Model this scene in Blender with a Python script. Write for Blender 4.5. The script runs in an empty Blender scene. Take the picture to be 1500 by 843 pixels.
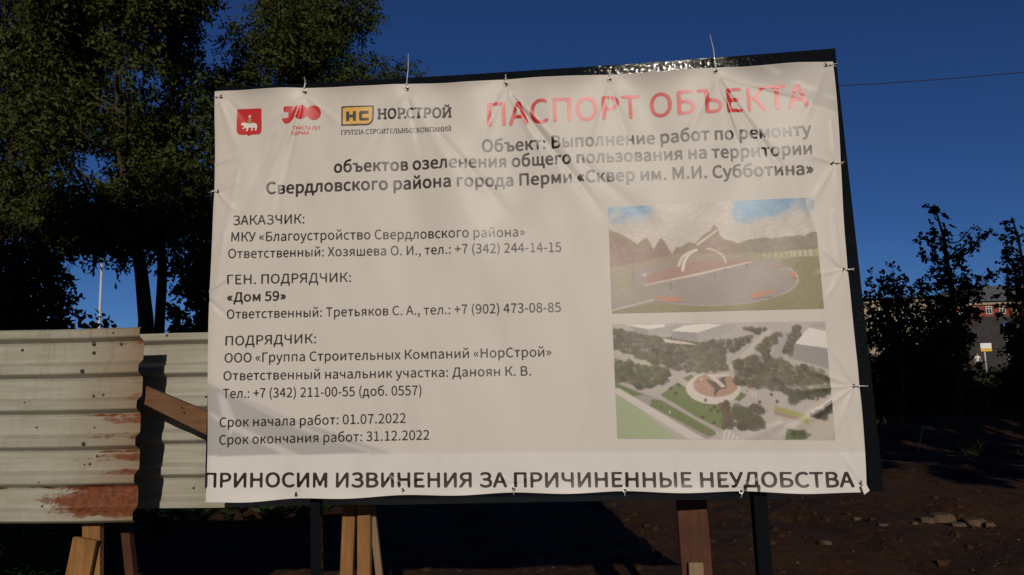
import bpy, math, random
import numpy as np
from mathutils import Vector, Matrix, noise as mnoise

C = bpy.context.scene.collection
rad = math.radians
RNG = np.random.default_rng(7)

# ------------------------------------------------------------------ camera
FPX = 1060.0                                   # focal length in photo pixels (1500 px wide)
RC = np.array([[0.9977382460341488, 0.06250502585408162, -0.024728812015153992],
               [-0.03196909853635839, 0.11762869766621133, -0.9925429291593003],
               [-0.05913010349621285, 0.9910885990809962, 0.11936087982331363]])
EYE = np.array([0.15401209, -3.35381187, 1.55407007])
cam = bpy.data.cameras.new("camera")
cam.sensor_width = 36.0
cam.lens = FPX / 1500 * 36
cam.clip_start = 0.05
cam.clip_end = 3000
camo = bpy.data.objects.new("camera", cam)
C.objects.link(camo)
M = Matrix.Identity(4)
for i in range(3):
    M[i][0], M[i][1], M[i][2], M[i][3] = RC[0][i], -RC[1][i], -RC[2][i], EYE[i]
camo.matrix_world = M
bpy.context.scene.camera = camo

# ------------------------------------------------------------------ sky, sun, exposure
SUN_EL, SUN_AZ = rad(20.0), rad(9.0)           # low morning sun behind the photographer, a little to the right
world = bpy.data.worlds.new("World")
bpy.context.scene.world = world
world.use_nodes = True
wn = world.node_tree
sky = wn.nodes.new("ShaderNodeTexSky")
sky.sky_type = 'NISHITA'
sky.sun_disc = False
sky.sun_elevation = SUN_EL
sky.sun_rotation = math.pi - SUN_AZ
sky.altitude = 3000
sky.air_density = 1.0
sky.dust_density = 0.0
sky.ozone_density = 1.6
bg = wn.nodes["Background"]
# the deep blue of this sky; its glow round the sun keeps its own warm colour
tc = wn.nodes.new("ShaderNodeTexCoord")
dt = wn.nodes.new("ShaderNodeVectorMath"); dt.operation = 'DOT_PRODUCT'
dt.inputs[1].default_value = (math.sin(SUN_AZ) * math.cos(SUN_EL), -math.cos(SUN_AZ) * math.cos(SUN_EL), math.sin(SUN_EL))
wn.links.new(tc.outputs["Generated"], dt.inputs[0])
mr = wn.nodes.new("ShaderNodeMapRange"); mr.interpolation_type = 'SMOOTHSTEP'
mr.inputs["From Min"].default_value = 0.0; mr.inputs["From Max"].default_value = 0.9
wn.links.new(dt.outputs["Value"], mr.inputs["Value"])
gm = wn.nodes.new("ShaderNodeMix"); gm.data_type = 'RGBA'
gm.inputs[6].default_value = (0.31, 0.56, 1.02, 1); gm.inputs[7].default_value = (0.62, 0.62, 0.66, 1)
wn.links.new(mr.outputs[0], gm.inputs[0])
hs = wn.nodes.new("ShaderNodeVectorMath"); hs.operation = 'MULTIPLY'
wn.links.new(sky.outputs[0], hs.inputs[0]); wn.links.new(gm.outputs[2], hs.inputs[1])
wn.links.new(hs.outputs[0], bg.inputs[0])
bg.inputs[1].default_value = 0.062
sun = bpy.data.lights.new("sun", 'SUN')
sun.energy = 4.0
sun.angle = rad(0.5)
sun.color = (1.0, 0.90, 0.78)
suno = bpy.data.objects.new("sun", sun)
C.objects.link(suno)
SUN_DIR = Vector((math.sin(SUN_AZ) * math.cos(SUN_EL), -math.cos(SUN_AZ) * math.cos(SUN_EL), math.sin(SUN_EL)))
suno.rotation_euler = SUN_DIR.to_track_quat('Z', 'Y').to_euler()
suno.location = SUN_DIR * 50
vs = bpy.context.scene.view_settings
vs.view_transform = 'Standard'
vs.look = 'None'
vs.gamma = 1.0
vs.exposure = -0.55
vs.use_curve_mapping = False

# ------------------------------------------------------------------ helpers
def ray(px, py):
    return RC.T @ np.array([(px - 750) / FPX, (py - 421.5) / FPX, 1.0])

def at(px, py, Y):
    """photo pixel -> the point of the vertical plane at that distance behind the sign"""
    d = ray(px, py)
    return EYE + d * (Y - EYE[1]) / d[1]

def lin(r, g, b):
    f = lambda c: c / 12.92 if c <= 0.04045 else ((c + 0.055) / 1.055) ** 2.4
    return (f(r / 255), f(g / 255), f(b / 255))

def tag(o, label=None, cat=None, group=None, kind=None):
    if label: o['label'] = label
    if cat: o['category'] = cat
    if group: o['group'] = group
    if kind: o['kind'] = kind
    return o

def empty(name, loc=(0, 0, 0), rz=0.0):
    o = bpy.data.objects.new(name, None)
    o.empty_display_size = 0.2
    o.location = loc
    o.rotation_euler = (0, 0, rz)
    C.objects.link(o)
    return o

def thing(name, label, cat, loc=(0, 0, 0), rz=0.0, group=None):
    return tag(empty(name, loc, rz), label, cat, group)

def link(name, V, F, mat, parent=None, smooth=False, world=True):
    """ONE mesh object; V in world coordinates unless world is False (then local to the parent)"""
    me = bpy.data.meshes.new(name)
    V = np.asarray(V, float)
    if parent is not None and world:
        V = V - np.array(parent.location) - (np.array(parent.parent.location) if parent.parent else 0)
        rz = parent.rotation_euler.z
        if rz:
            c, s = math.cos(-rz), math.sin(-rz)
            V = np.stack([V[:, 0] * c - V[:, 1] * s, V[:, 0] * s + V[:, 1] * c, V[:, 2]], 1)
    me.from_pydata(V.tolist(), [], F if isinstance(F, list) else F.tolist())
    for m in (mat if isinstance(mat, (list, tuple)) else [mat]):
        me.materials.append(m)
    if smooth:
        me.polygons.foreach_set('use_smooth', [True] * len(me.polygons))
    me.update()
    o = bpy.data.objects.new(name, me)
    C.objects.link(o)
    if parent is not None:
        o.parent = parent
    return o

class MB:
    """collects shapes that become one mesh"""
    def __init__(s): s.V, s.F = [], []
    def add(s, V, F):
        n = len(s.V)
        s.V += [tuple(v) for v in V]
        s.F += [tuple(i + n for i in f) for f in F]
        return s
    def box(s, c, size, ax=None, bev=0.0):
        """box with chamfered long edges; ax = 3x3 rows (x,y,z axes)"""
        ax = np.eye(3) if ax is None else np.asarray(ax, float)
        h = np.array(size) / 2.0
        b = bev
        if b <= 0:
            P = [(x, y, z) for z in (-h[2], h[2]) for x, y in ((-h[0], -h[1]), (h[0], -h[1]), (h[0], h[1]), (-h[0], h[1]))]
            F = [(3, 2, 1, 0), (4, 5, 6, 7)] + [(i, (i + 1) % 4, 4 + (i + 1) % 4, 4 + i) for i in range(4)]
        else:
            ring = [(-h[0] + b, -h[1]), (h[0] - b, -h[1]), (h[0], -h[1] + b), (h[0], h[1] - b), (h[0] - b, h[1]), (-h[0] + b, h[1]), (-h[0], h[1] - b), (-h[0], -h[1] + b)]
            k = 1 - b / max(h[0], h[1])
            lv = [(-h[2], 1 - b / min(h[0], h[1]) if b < min(h[0], h[1]) else .5), (-h[2] + b, 1), (h[2] - b, 1), (h[2], 1 - b / min(h[0], h[1]) if b < min(h[0], h[1]) else .5)]
            P = []
            for z, sc in lv:
                for x, y in ring:
                    P.append((math.copysign(max(abs(x) - (b if sc != 1 else 0), 0), x), math.copysign(max(abs(y) - (b if sc != 1 else 0), 0), y), z))
            F = [tuple(range(7, -1, -1)), tuple(range(24, 32))]
            for l in range(3):
                for i in range(8):
                    F.append((l * 8 + i, l * 8 + (i + 1) % 8, l * 8 + 8 + (i + 1) % 8, l * 8 + 8 + i))
        P = np.array(P) @ ax + np.array(c)
        return s.add(P, F)
    def bar(s, a, b, w, d, up=(0, 0, 1), bev=0.0):
        """bar from a to b, w across, d deep (towards `up`-perpendicular)"""
        a, b = np.array(a, float), np.array(b, float)
        z = b - a; L = np.linalg.norm(z); z /= L
        y = np.array(up, float); y -= z * (y @ z); y /= np.linalg.norm(y)
        x = np.cross(y, z)
        return s.box((a + b) / 2, (w, d, L), np.array([x, y, z]), bev)
    def tube(s, pts, rs, n=8, cap=True):
        pts = [np.array(p, float) for p in pts]
        if np.isscalar(rs): rs = [rs] * len(pts)
        V, F = [], []
        ref = np.array([0.31, 0.87, 0.1])
        for i, p in enumerate(pts):
            t = pts[min(i + 1, len(pts) - 1)] - pts[max(i - 1, 0)]
            t /= np.linalg.norm(t) + 1e-12
            a = np.cross(t, ref); a /= np.linalg.norm(a) + 1e-12
            b = np.cross(t, a)
            for k in range(n):
                th = 2 * math.pi * k / n
                V.append(p + rs[i] * (a * math.cos(th) + b * math.sin(th)))
        for i in range(len(pts) - 1):
            for k in range(n):
                F.append((i * n + k, i * n + (k + 1) % n, (i + 1) * n + (k + 1) % n, (i + 1) * n + k))
        if cap:
            F.append(tuple(range(n - 1, -1, -1))); F.append(tuple((len(pts) - 1) * n + k for k in range(n)))
        return s.add(V, F)
    def torus(s, c, R, r, axis, n=16, m=7):
        z = np.array(axis, float); z /= np.linalg.norm(z)
        x = np.cross(z, (0.2, 0.3, 0.93)); x /= np.linalg.norm(x); y = np.cross(z, x)
        V, F = [], []
        for i in range(n):
            u = 2 * math.pi * i / n; e = x * math.cos(u) + y * math.sin(u)
            for j in range(m):
                v = 2 * math.pi * j / m
                V.append(np.array(c) + e * (R + r * math.cos(v)) + z * r * math.sin(v))
        for i in range(n):
            for j in range(m):
                F.append((i * m + j, ((i + 1) % n) * m + j, ((i + 1) % n) * m + (j + 1) % m, i * m + (j + 1) % m))
        return s.add(V, F)
    def build(s, name, mat, parent=None, smooth=False): return link(name, s.V, s.F, mat, parent, smooth)

def fbm(x, y, z=0.0, oct=4):
    a, f, r = 1.0, 1.0, 0.0
    for _ in range(oct):
        r += a * mnoise.noise(Vector((x * f, y * f, z + f)))
        a *= 0.5; f *= 2.03
    return r

# ------------------------------------------------------------------ materials
def mat(name, base=(0.5, 0.5, 0.5), rough=0.6, spec=0.5, metal=0.0):
    m = bpy.data.materials.new(name)
    m.use_nodes = True
    p = m.node_tree.nodes["Principled BSDF"]
    p.inputs["Base Color"].default_value = (*base, 1)
    p.inputs["Roughness"].default_value = rough
    p.inputs["Specular IOR Level"].default_value = spec
    p.inputs["Metallic"].default_value = metal
    return m

class NT:
    """short hand for building a node tree"""
    def __init__(s, m): s.t = m.node_tree; s.p = s.t.nodes["Principled BSDF"]
    def n(s, typ, **kw):
        nd = s.t.nodes.new(typ)
        for k, v in kw.items(): setattr(nd, k, v)
        return nd
    def l(s, a, b): s.t.links.new(a, b)
    def coord(s, scale=(1, 1, 1), loc=(0, 0, 0), out="Object"):
        c = s.n("ShaderNodeTexCoord"); mp = s.n("ShaderNodeMapping")
        mp.inputs["Scale"].default_value = scale
        mp.inputs["Location"].default_value = loc
        s.l(c.outputs[out], mp.inputs["Vector"])
        return mp.outputs[0]
    def noise(s, vec, scale, detail=4, rough=0.55, dist=0.0):
        t = s.n("ShaderNodeTexNoise")
        t.inputs["Scale"].default_value = scale; t.inputs["Detail"].default_value = detail
        t.inputs["Roughness"].default_value = rough; t.inputs["Distortion"].default_value = dist
        s.l(vec, t.inputs["Vector"])
        return t.outputs["Fac"]
    def ramp(s, fac, stops):
        r = s.n("ShaderNodeValToRGB")
        e = r.color_ramp.elements
        while len(e) < len(stops): e.new(0.5)
        for el, (p, c) in zip(e, stops):
            el.position = p
            el.color = (c, c, c, 1) if np.isscalar(c) else (*c, 1)
        s.l(fac, r.inputs["Fac"])
        return r.outputs["Color"]
    def mix(s, fac, a, b, typ='MIX'):
        m = s.n("ShaderNodeMix", data_type='RGBA', blend_type=typ)
        if hasattr(fac, 'links'): s.l(fac, m.inputs[0])
        else: m.inputs[0].default_value = fac
        for q, i in ((a, 6), (b, 7)):
            if hasattr(q, 'links'): s.l(q, m.inputs[i])
            else: m.inputs[i].default_value = (*q, 1)
        return m.outputs[2]
    def math(s, op, a, b=0.0, clamp=False):
        m = s.n("ShaderNodeMath", operation=op, use_clamp=clamp)
        for q, i in ((a, 0), (b, 1)):
            if hasattr(q, 'links'): s.l(q, m.inputs[i])
            else: m.inputs[i].default_value = q
        return m.outputs[0]
    def bump(s, h, strength=0.3, dist=0.01):
        b = s.n("ShaderNodeBump")
        b.inputs["Strength"].default_value = strength; b.inputs["Distance"].default_value = dist
        s.l(h, b.inputs["Height"]); s.l(b.outputs[0], s.p.inputs["Normal"])
        return b

VINYL_ROUGH = 0.40
def vinyl(name, base=None, spec=0.62):
    m = mat(name, base or (0.7, 0.7, 0.7), VINYL_ROUGH, spec)
    t = NT(m)
    if base is None:
        a = t.n("ShaderNodeVertexColor", layer_name="print")
        t.l(a.outputs["Color"], t.p.inputs["Base Color"])
    v = t.coord()
    w1 = t.n("ShaderNodeTexWave", bands_direction='X'); w1.inputs["Scale"].default_value = 260
    w2 = t.n("ShaderNodeTexWave", bands_direction='Z'); w2.inputs["Scale"].default_value = 260
    t.l(v, w1.inputs["Vector"]); t.l(v, w2.inputs["Vector"])
    h = t.math('ADD', w1.outputs["Fac"], w2.outputs["Fac"])
    n = t.noise(v, 45, 3)
    h = t.math('ADD', t.math('MULTIPLY', h, 0.06), n)
    t.bump(h, 0.10, 0.004)
    rr = t.noise(v, 6, 4)
    t.l(t.math('ADD', t.math('MULTIPLY', rr, 0.10), VINYL_ROUGH - 0.05), t.p.inputs["Roughness"])
    return m

M_BANNER = vinyl("banner_vinyl", None, 0.16)
M_PRINT = vinyl("printed_vinyl", None, 0.45)
M_BLACK = vinyl("black_ink", (0.020, 0.011, 0.008))
M_RED = vinyl("red_ink", (0.50, 0.022, 0.022))
M_WHITE = vinyl("white_ink", (0.66, 0.63, 0.58))
M_YELLOW = vinyl("yellow_ink", (0.62, 0.36, 0.06))
M_GOLD = vinyl("gold_ink", (0.34, 0.22, 0.12))

def glossy_black():
    m = mat("black_gloss_paint", (0.006, 0.007, 0.009), 0.12, 0.5)
    t = NT(m); v = t.coord()
    n = t.noise(v, 130, 5, 0.65)
    n2 = t.noise(v, 22, 3)
    t.bump(t.math('ADD', n, t.math('MULTIPLY', n2, 1.3)), 0.12, 0.0028)
    t.l(t.ramp(n2, [(0.35, 0.025), (0.7, 0.06)]), t.p.inputs["Roughness"])
    f = t.noise(v, 75, 5, 0.75)
    t.l(t.ramp(f, [(0.52, 0.012), (0.61, 0.42)]), t.p.inputs["Specular IOR Level"])
    return m
M_FRAME = glossy_black()

def wood(name, c1, c2, ax=2):
    m = mat(name, c1, 0.75, 0.3)
    t = NT(m)
    sc = [14, 14, 14]; sc[ax] = 1.1
    v = t.coord(tuple(sc))
    g = t.noise(v, 3.0, 6, 0.65, 0.6)
    v2 = t.coord()
    blot = t.noise(v2, 5, 4)
    col = t.mix(t.ramp(g, [(0.35, 0), (0.68, 1)]), c1, c2)
    col = t.mix(t.ramp(blot, [(0.35, 0), (0.75, 0.55)]), col, tuple(x * 0.45 for x in c1))
    kn = t.n("ShaderNodeTexVoronoi"); kn.inputs["Scale"].default_value = 4.2
    t.l(t.coord((1, 1, 0.7) if ax == 2 else (0.7, 1, 1)), kn.inputs["Vector"])
    col = t.mix(t.ramp(kn.outputs["Distance"], [(0.055, 0.85), (0.10, 0)]), col, tuple(x * 0.2 for x in c1))
    t.l(col, t.p.inputs["Base Color"])
    t.bump(g, 0.5, 0.004)
    return m
M_WOOD = wood("fresh_wood", (0.21, 0.095, 0.028), (0.32, 0.16, 0.052))
M_WOOD_BROWN = wood("brown_wood", (0.062, 0.021, 0.009), (0.10, 0.036, 0.016))
M_WOOD_GREY = wood("weathered_wood", (0.19, 0.125, 0.072), (0.27, 0.185, 0.11))
M_WOOD_PLANK = wood("plank_wood", (0.135, 0.062, 0.026), (0.21, 0.105, 0.048), 0)

def soil_mat():
    m = mat("bare_soil", (0.05, 0.03, 0.02), 0.95, 0.15)
    t = NT(m); v = t.coord()
    a = t.noise(v, 0.55, 5, 0.6); b = t.noise(v, 7, 6, 0.7); c = t.noise(v, 60, 4, 0.7)
    col = t.mix(t.ramp(a, [(0.35, 0), (0.68, 1)]), (0.066, 0.027, 0.010), (0.020, 0.0095, 0.004))
    col = t.mix(t.ramp(b, [(0.42, 0), (0.75, 0.8)]), col, (0.090, 0.047, 0.022))
    col = t.mix(t.ramp(c, [(0.55, 0), (0.72, 0.7)]), col, (0.020, 0.012, 0.008))
    cl = t.n("ShaderNodeTexVoronoi"); cl.inputs["Scale"].default_value = 38; t.l(v, cl.inputs["Vector"])
    col = t.mix(t.ramp(cl.outputs["Distance"], [(0.06, 0.75), (0.13, 0)]), col, (0.12, 0.088, 0.06))
    # further off the soil gives way to trodden grass
    g = t.n("ShaderNodeSeparateXYZ"); t.l(v, g.inputs[0])
    far = t.math('MULTIPLY', t.math('SUBTRACT', t.math('ADD', g.outputs[1], t.math('MULTIPLY', a, 8.0)), 19.0), 0.25, True)
    gr = t.mix(b, (0.030, 0.045, 0.012), (0.055, 0.060, 0.022))
    col = t.mix(far, col, gr)
    t.l(col, t.p.inputs["Base Color"])
    t.bump(t.math('ADD', t.math('MULTIPLY', b, 1.0), t.math('MULTIPLY', c, 0.40)), 1.0, 0.09)
    return m
M_SOIL = soil_mat()

def leaf_mat(name, dark, light):
    m = mat(name, dark, 0.6, 0.15)
    t = NT(m)
    a = t.n("ShaderNodeVertexColor", layer_name="tint")
    col = t.mix(a.outputs["Color"], dark, light)
    t.l(col, t.p.inputs["Base Color"])
    tr = t.n("ShaderNodeBsdfTranslucent")
    t.l(t.mix(1.0, col, (0.9, 1.0, 0.35), 'MULTIPLY'), tr.inputs["Color"])
    ms = t.n("ShaderNodeMixShader"); ms.inputs[0].default_value = 0.25
    out = t.t.nodes["Material Output"]
    t.l(t.p.outputs[0], ms.inputs[1]); t.l(tr.outputs[0], ms.inputs[2]); t.l(ms.outputs[0], out.inputs["Surface"])
    return m
M_LEAF = leaf_mat("broad_leaf", (0.024, 0.036, 0.008), (0.066, 0.080, 0.017))
M_LEAF_B = leaf_mat("maple_leaf", (0.012, 0.028, 0.007), (0.028, 0.050, 0.011))
M_GRASS = leaf_mat("grass_blade", (0.040, 0.046, 0.014), (0.085, 0.085, 0.034))

def bark_mat():
    m = mat("bark", (0.05, 0.035, 0.025), 0.9, 0.2)
    t = NT(m)
    n = t.noise(t.coord((9, 9, 1.6)), 2.2, 6, 0.7)
    t.l(t.mix(t.ramp(n, [(0.3, 0), (0.7, 1)]), (0.022, 0.016, 0.012), (0.075, 0.055, 0.04)), t.p.inputs["Base Color"])
    t.bump(n, 0.9, 0.04)
    return m
M_BARK = bark_mat()

def simple(name, c1, c2, scale, rough=0.7, spec=0.3, bump=0.0):
    m = mat(name, c1, rough, spec); t = NT(m)
    n = t.noise(t.coord(), scale, 5, 0.6)
    t.l(t.mix(t.ramp(n, [(0.3, 0), (0.7, 1)]), c1, c2), t.p.inputs["Base Color"])
    if bump: t.bump(n, bump, 0.02)
    return m
M_CLOD = simple('soil_clod', (0.020, 0.011, 0.006), (0.060, 0.028, 0.013), 14, 0.95, 0.1, 0.9)
M_ROCK = simple("broken_stone", (0.060, 0.038, 0.023), (0.115, 0.075, 0.047), 18, 0.9, 0.2, 0.8)
M_GALV = simple("galvanised_steel", (0.42, 0.42, 0.42), (0.55, 0.55, 0.55), 9, 0.45, 0.5)
M_DARKMETAL = simple("dark_metal", (0.02, 0.018, 0.018), (0.05, 0.035, 0.025), 60, 0.5, 0.5)
M_NYLON = mat("nylon_tie", (0.62, 0.60, 0.56), 0.35, 0.5)
M_ZINC = mat("zinc_eyelet", (0.45, 0.44, 0.42), 0.3, 0.5, 0.9)
M_HOLE = mat("eyelet_hole", (0.006, 0.006, 0.006), 0.9, 0.1)
M_CABLE = mat("cable_rubber", (0.012, 0.012, 0.014), 0.6, 0.3)
M_BRICK = None

# ------------------------------------------------------------------ ground: one sheet to the horizon
def ground_z(x, y):
    z = 0.0
    near = 1.0 / (1.0 + (max(y - 10, 0) / 9.0) ** 2)
    z += near * (0.085 * fbm(x * 0.5, y * 0.5, 3.1, 4) + 0.045 * fbm(x * 1.9, y * 1.9, 9.0, 4))
    if 0 < y < 16:
        r = abs((x - 3.2 + 0.33 * (y - 5) + .3 * mnoise.noise(Vector((y * .5, 2.0, 0)))) % 1.7 - .85)
        z -= near * 0.07 * math.exp(-(r / .16) ** 2)
    z += 0.30 * math.exp(-((y - 11.2 - 0.25 * x + 0.6 * mnoise.noise(Vector((x * .35, 1.3, 0)))) / 1.5) ** 2) * (1 / (1 + math.exp(-max(-40, min(40, (x - 2.2) * 1.6)))))
    k = min(max((y - 12) / 45.0, 0), 1)
    z += 0.72 * k * k * (3 - 2 * k)
    return z

def make_ground():
    def axis(lo, hi, n, c, s):
        a = np.linspace(math.asinh((lo - c) / s), math.asinh((hi - c) / s), n)
        return c + s * np.sinh(a)
    xs = axis(-900, 900, 440, 2.0, 2.4)
    ys = axis(-260, 1500, 420, 5.5, 2.4)
    V = [(x, y, ground_z(x, y)) for y in ys for x in xs]
    n = len(xs)
    F = [(j * n + i, j * n + i + 1, (j + 1) * n + i + 1, (j + 1) * n + i) for j in range(len(ys) - 1) for i in range(n - 1)]
    tag(link("ground", V, F, M_SOIL, None, True), kind="structure")
make_ground()

# ------------------------------------------------------------------ foliage
def leaf_mesh(name, P, D, L, W, material, parent, tint=None):
    """P base points, D directions (unit), L lengths, W widths: one folded leaf each"""
    n = len(P)
    up = RNG.normal(size=(n, 3)); S = np.cross(D, up); S /= np.linalg.norm(S, axis=1)[:, None] + 1e-9
    N = np.cross(S, D)
    L = np.asarray(L)[:, None]; W = np.asarray(W)[:, None]
    a = P; b = P + D * L * .45 + S * W * .5 + N * W * .16; c = P + D * L - N * L * .10; d = P + D * L * .45 - S * W * .5 + N * W * .16
    V = np.stack([a, b, c, d], 1).reshape(-1, 3)
    off = np.array(parent.location) if parent is not None else np.zeros(3)
    V = V - off
    me = bpy.data.meshes.new(name)
    me.vertices.add(4 * n); me.vertices.foreach_set('co', V.astype(np.float32).ravel())
    me.loops.add(4 * n); me.loops.foreach_set('vertex_index', np.arange(4 * n, dtype=np.int32))
    me.polygons.add(n); me.polygons.foreach_set('loop_start', np.arange(0, 4 * n, 4, dtype=np.int32))
    me.update(calc_edges=True)
    t = RNG.random(n) if tint is None else tint
    at_ = me.color_attributes.new("tint", 'FLOAT_COLOR', 'POINT')
    q = np.repeat(np.clip(t, 0, 1), 4)
    at_.data.foreach_set('color', np.stack([q, q, q, np.ones_like(q)], 1).astype(np.float32).ravel())
    me.materials.append(material)
    me.validate()
    o = bpy.data.objects.new(name, me); C.objects.link(o)
    if parent is not None: o.parent = parent
    return o

def sprays(centres, radii, per_m3, leaves, spray_len, leaf_len, leaf_w, droop=0.25, flat=1.0):
    """twigs scattered through balls of foliage, each carrying a two-ranked row of leaves"""
    P, D, L, W, T = [], [], [], [], []
    for c, r in zip(centres, radii):
        k = max(3, int(per_m3 * 4.19 * r ** 3))
        u = RNG.normal(size=(k, 3)); u /= np.linalg.norm(u, axis=1)[:, None]
        rr = r * RNG.random(k) ** 0.42
        base = np.array(c) + u * rr[:, None] * np.array([1, 1, flat])
        dirs = u * 0.9 + RNG.normal(size=(k, 3)) * 0.55; dirs[:, 2] -= droop
        dirs /= np.linalg.norm(dirs, axis=1)[:, None]
        side = np.cross(dirs, RNG.normal(size=(k, 3))); side /= np.linalg.norm(side, axis=1)[:, None]
        tone = RNG.random() * 0.5 + RNG.random(k) * 0.5
        ln = spray_len * (0.6 + 0.8 * RNG.random(k))
        for j in range(leaves):
            f = (j + 0.5) / leaves
            p = base + dirs * (ln * f)[:, None]; p[:, 2] -= droop * 0.5 * ln * f * f
            d = dirs * 0.55 + side * (1 if j % 2 else -1) * 0.8 + RNG.normal(size=(k, 3)) * 0.25; d[:, 2] -= droop * 0.8
            d /= np.linalg.norm(d, axis=1)[:, None]
            P.append(p); D.append(d)
            L.append(leaf_len * (0.65 + 0.6 * RNG.random(k))); W.append(leaf_w * (0.65 + 0.6 * RNG.random(k)))
            T.append(tone * 0.8 + 0.2 * RNG.random(k))
    return (np.concatenate(P), np.concatenate(D), np.concatenate(L), np.concatenate(W), np.concatenate(T))

def inside(poly, x, y):
    r = False; j = len(poly) - 1
    for i in range(len(poly)):
        xi, yi = poly[i]; xj, yj = poly[j]
        if (yi > y) != (yj > y) and x < (xj - xi) * (y - yi) / (yj - yi) + xi: r = not r
        j = i
    return r

def limb(mb, a, b, r0, r1, wob=0.12, n=6, seg=7):
    a, b = np.array(a, float), np.array(b, float); L = np.linalg.norm(b - a)
    pts, rs = [], []
    o = RNG.normal(size=3) * wob * L * .4
    for i in range(seg + 1):
        f = i / seg
        p = a + (b - a) * f + o * math.sin(math.pi * f) + np.array([0, 0, -0.10 * L * math.sin(math.pi * f)])
        if 0 < i < seg: p = p + RNG.normal(size=3) * wob * L * .06
        pts.append(p); rs.append(r0 + (r1 - r0) * f)
    mb.tube(pts, rs, n)
    return pts

def tree(label, cat, base, trunk, r0, clumps, radii, per_m3, leaves, spl, ll, lw, material, group=None, name="tree", droop=0.25, extra_trunks=()):
    """trunk: points from the base up; clumps: centres of foliage masses; limbs grow from the trunk to each"""
    t = thing(name, label, cat, base, 0, group)
    mb = MB()
    k = len(trunk)
    rs = [r0 * (1.35 if i == 0 else 1.0) * (1 - 0.75 * i / (k - 1)) for i in range(k)]
    mb.tube(trunk, rs, 12)
    stems = [list(map(np.array, trunk))]
    for tr, rr in extra_trunks:
        mb.tube(tr, [rr * (1 - 0.7 * i / (len(tr) - 1)) for i in range(len(tr))], 10); stems.append(list(map(np.array, tr)))
    for c, r in zip(clumps, radii):
        c = np.array(c)
        best = None
        for st in stems:
            for i in range(1, len(st)):
                for f in (0, .5):
                    p = st[i - 1] * (1 - f) + st[i] * f
                    cost = np.linalg.norm(p - c) + (2.0 * max(0, p[2] - c[2] + 0.35 * np.linalg.norm((p - c)[:2])))
                    if best is None or cost < best[0]: best = (cost, p)
        p = best[1]
        rl = max(0.012, min(r0 * 0.35, 0.022 * np.linalg.norm(c - p) + 0.008))
        pts = limb(mb, p, c, rl, rl * .3)
        for _ in range(3):
            e = c + RNG.normal(size=3) * r * 0.55
            limb(mb, pts[4 + _], e, rl * .4, rl * .12, 0.15, 5, 4)
    mb.build("trunk", M_BARK, t, True)
    P, D, L, W, T = sprays(clumps, radii, per_m3, leaves, spl, ll, lw, droop)
    leaf_mesh("crown", P, D, L, W, material, t, T)
    return t

def clumps_in(poly, Y, n, r, depth, rj=0.35):
    """foliage masses filling an outline measured at distance Y"""
    xs = [p[0] for p in poly]; ys = [p[1] for p in poly]
    cs, rs = [], []
    tries = 0
    while len(cs) < n and tries < 8000:
        tries += 1
        x = RNG.uniform(min(xs), max(xs)); y = RNG.uniform(min(ys), max(ys))
        if not inside(poly, x, y): continue
        p = at(x, y, Y); p = np.array([p[0], Y + RNG.normal() * depth, p[2]])
        rr = r * (1 + rj * (RNG.random() * 2 - 1))
        if p[2] - rr * .6 < 0.3: continue
        if any(np.linalg.norm(p - q) < 0.62 * rr for q in cs): continue
        cs.append(p); rs.append(rr)
    return cs, rs

def g0(x, y): return (x, y, ground_z(x, y) - 0.05)
def gx(px, Y):
    return at(px, 600, Y)[0]

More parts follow.
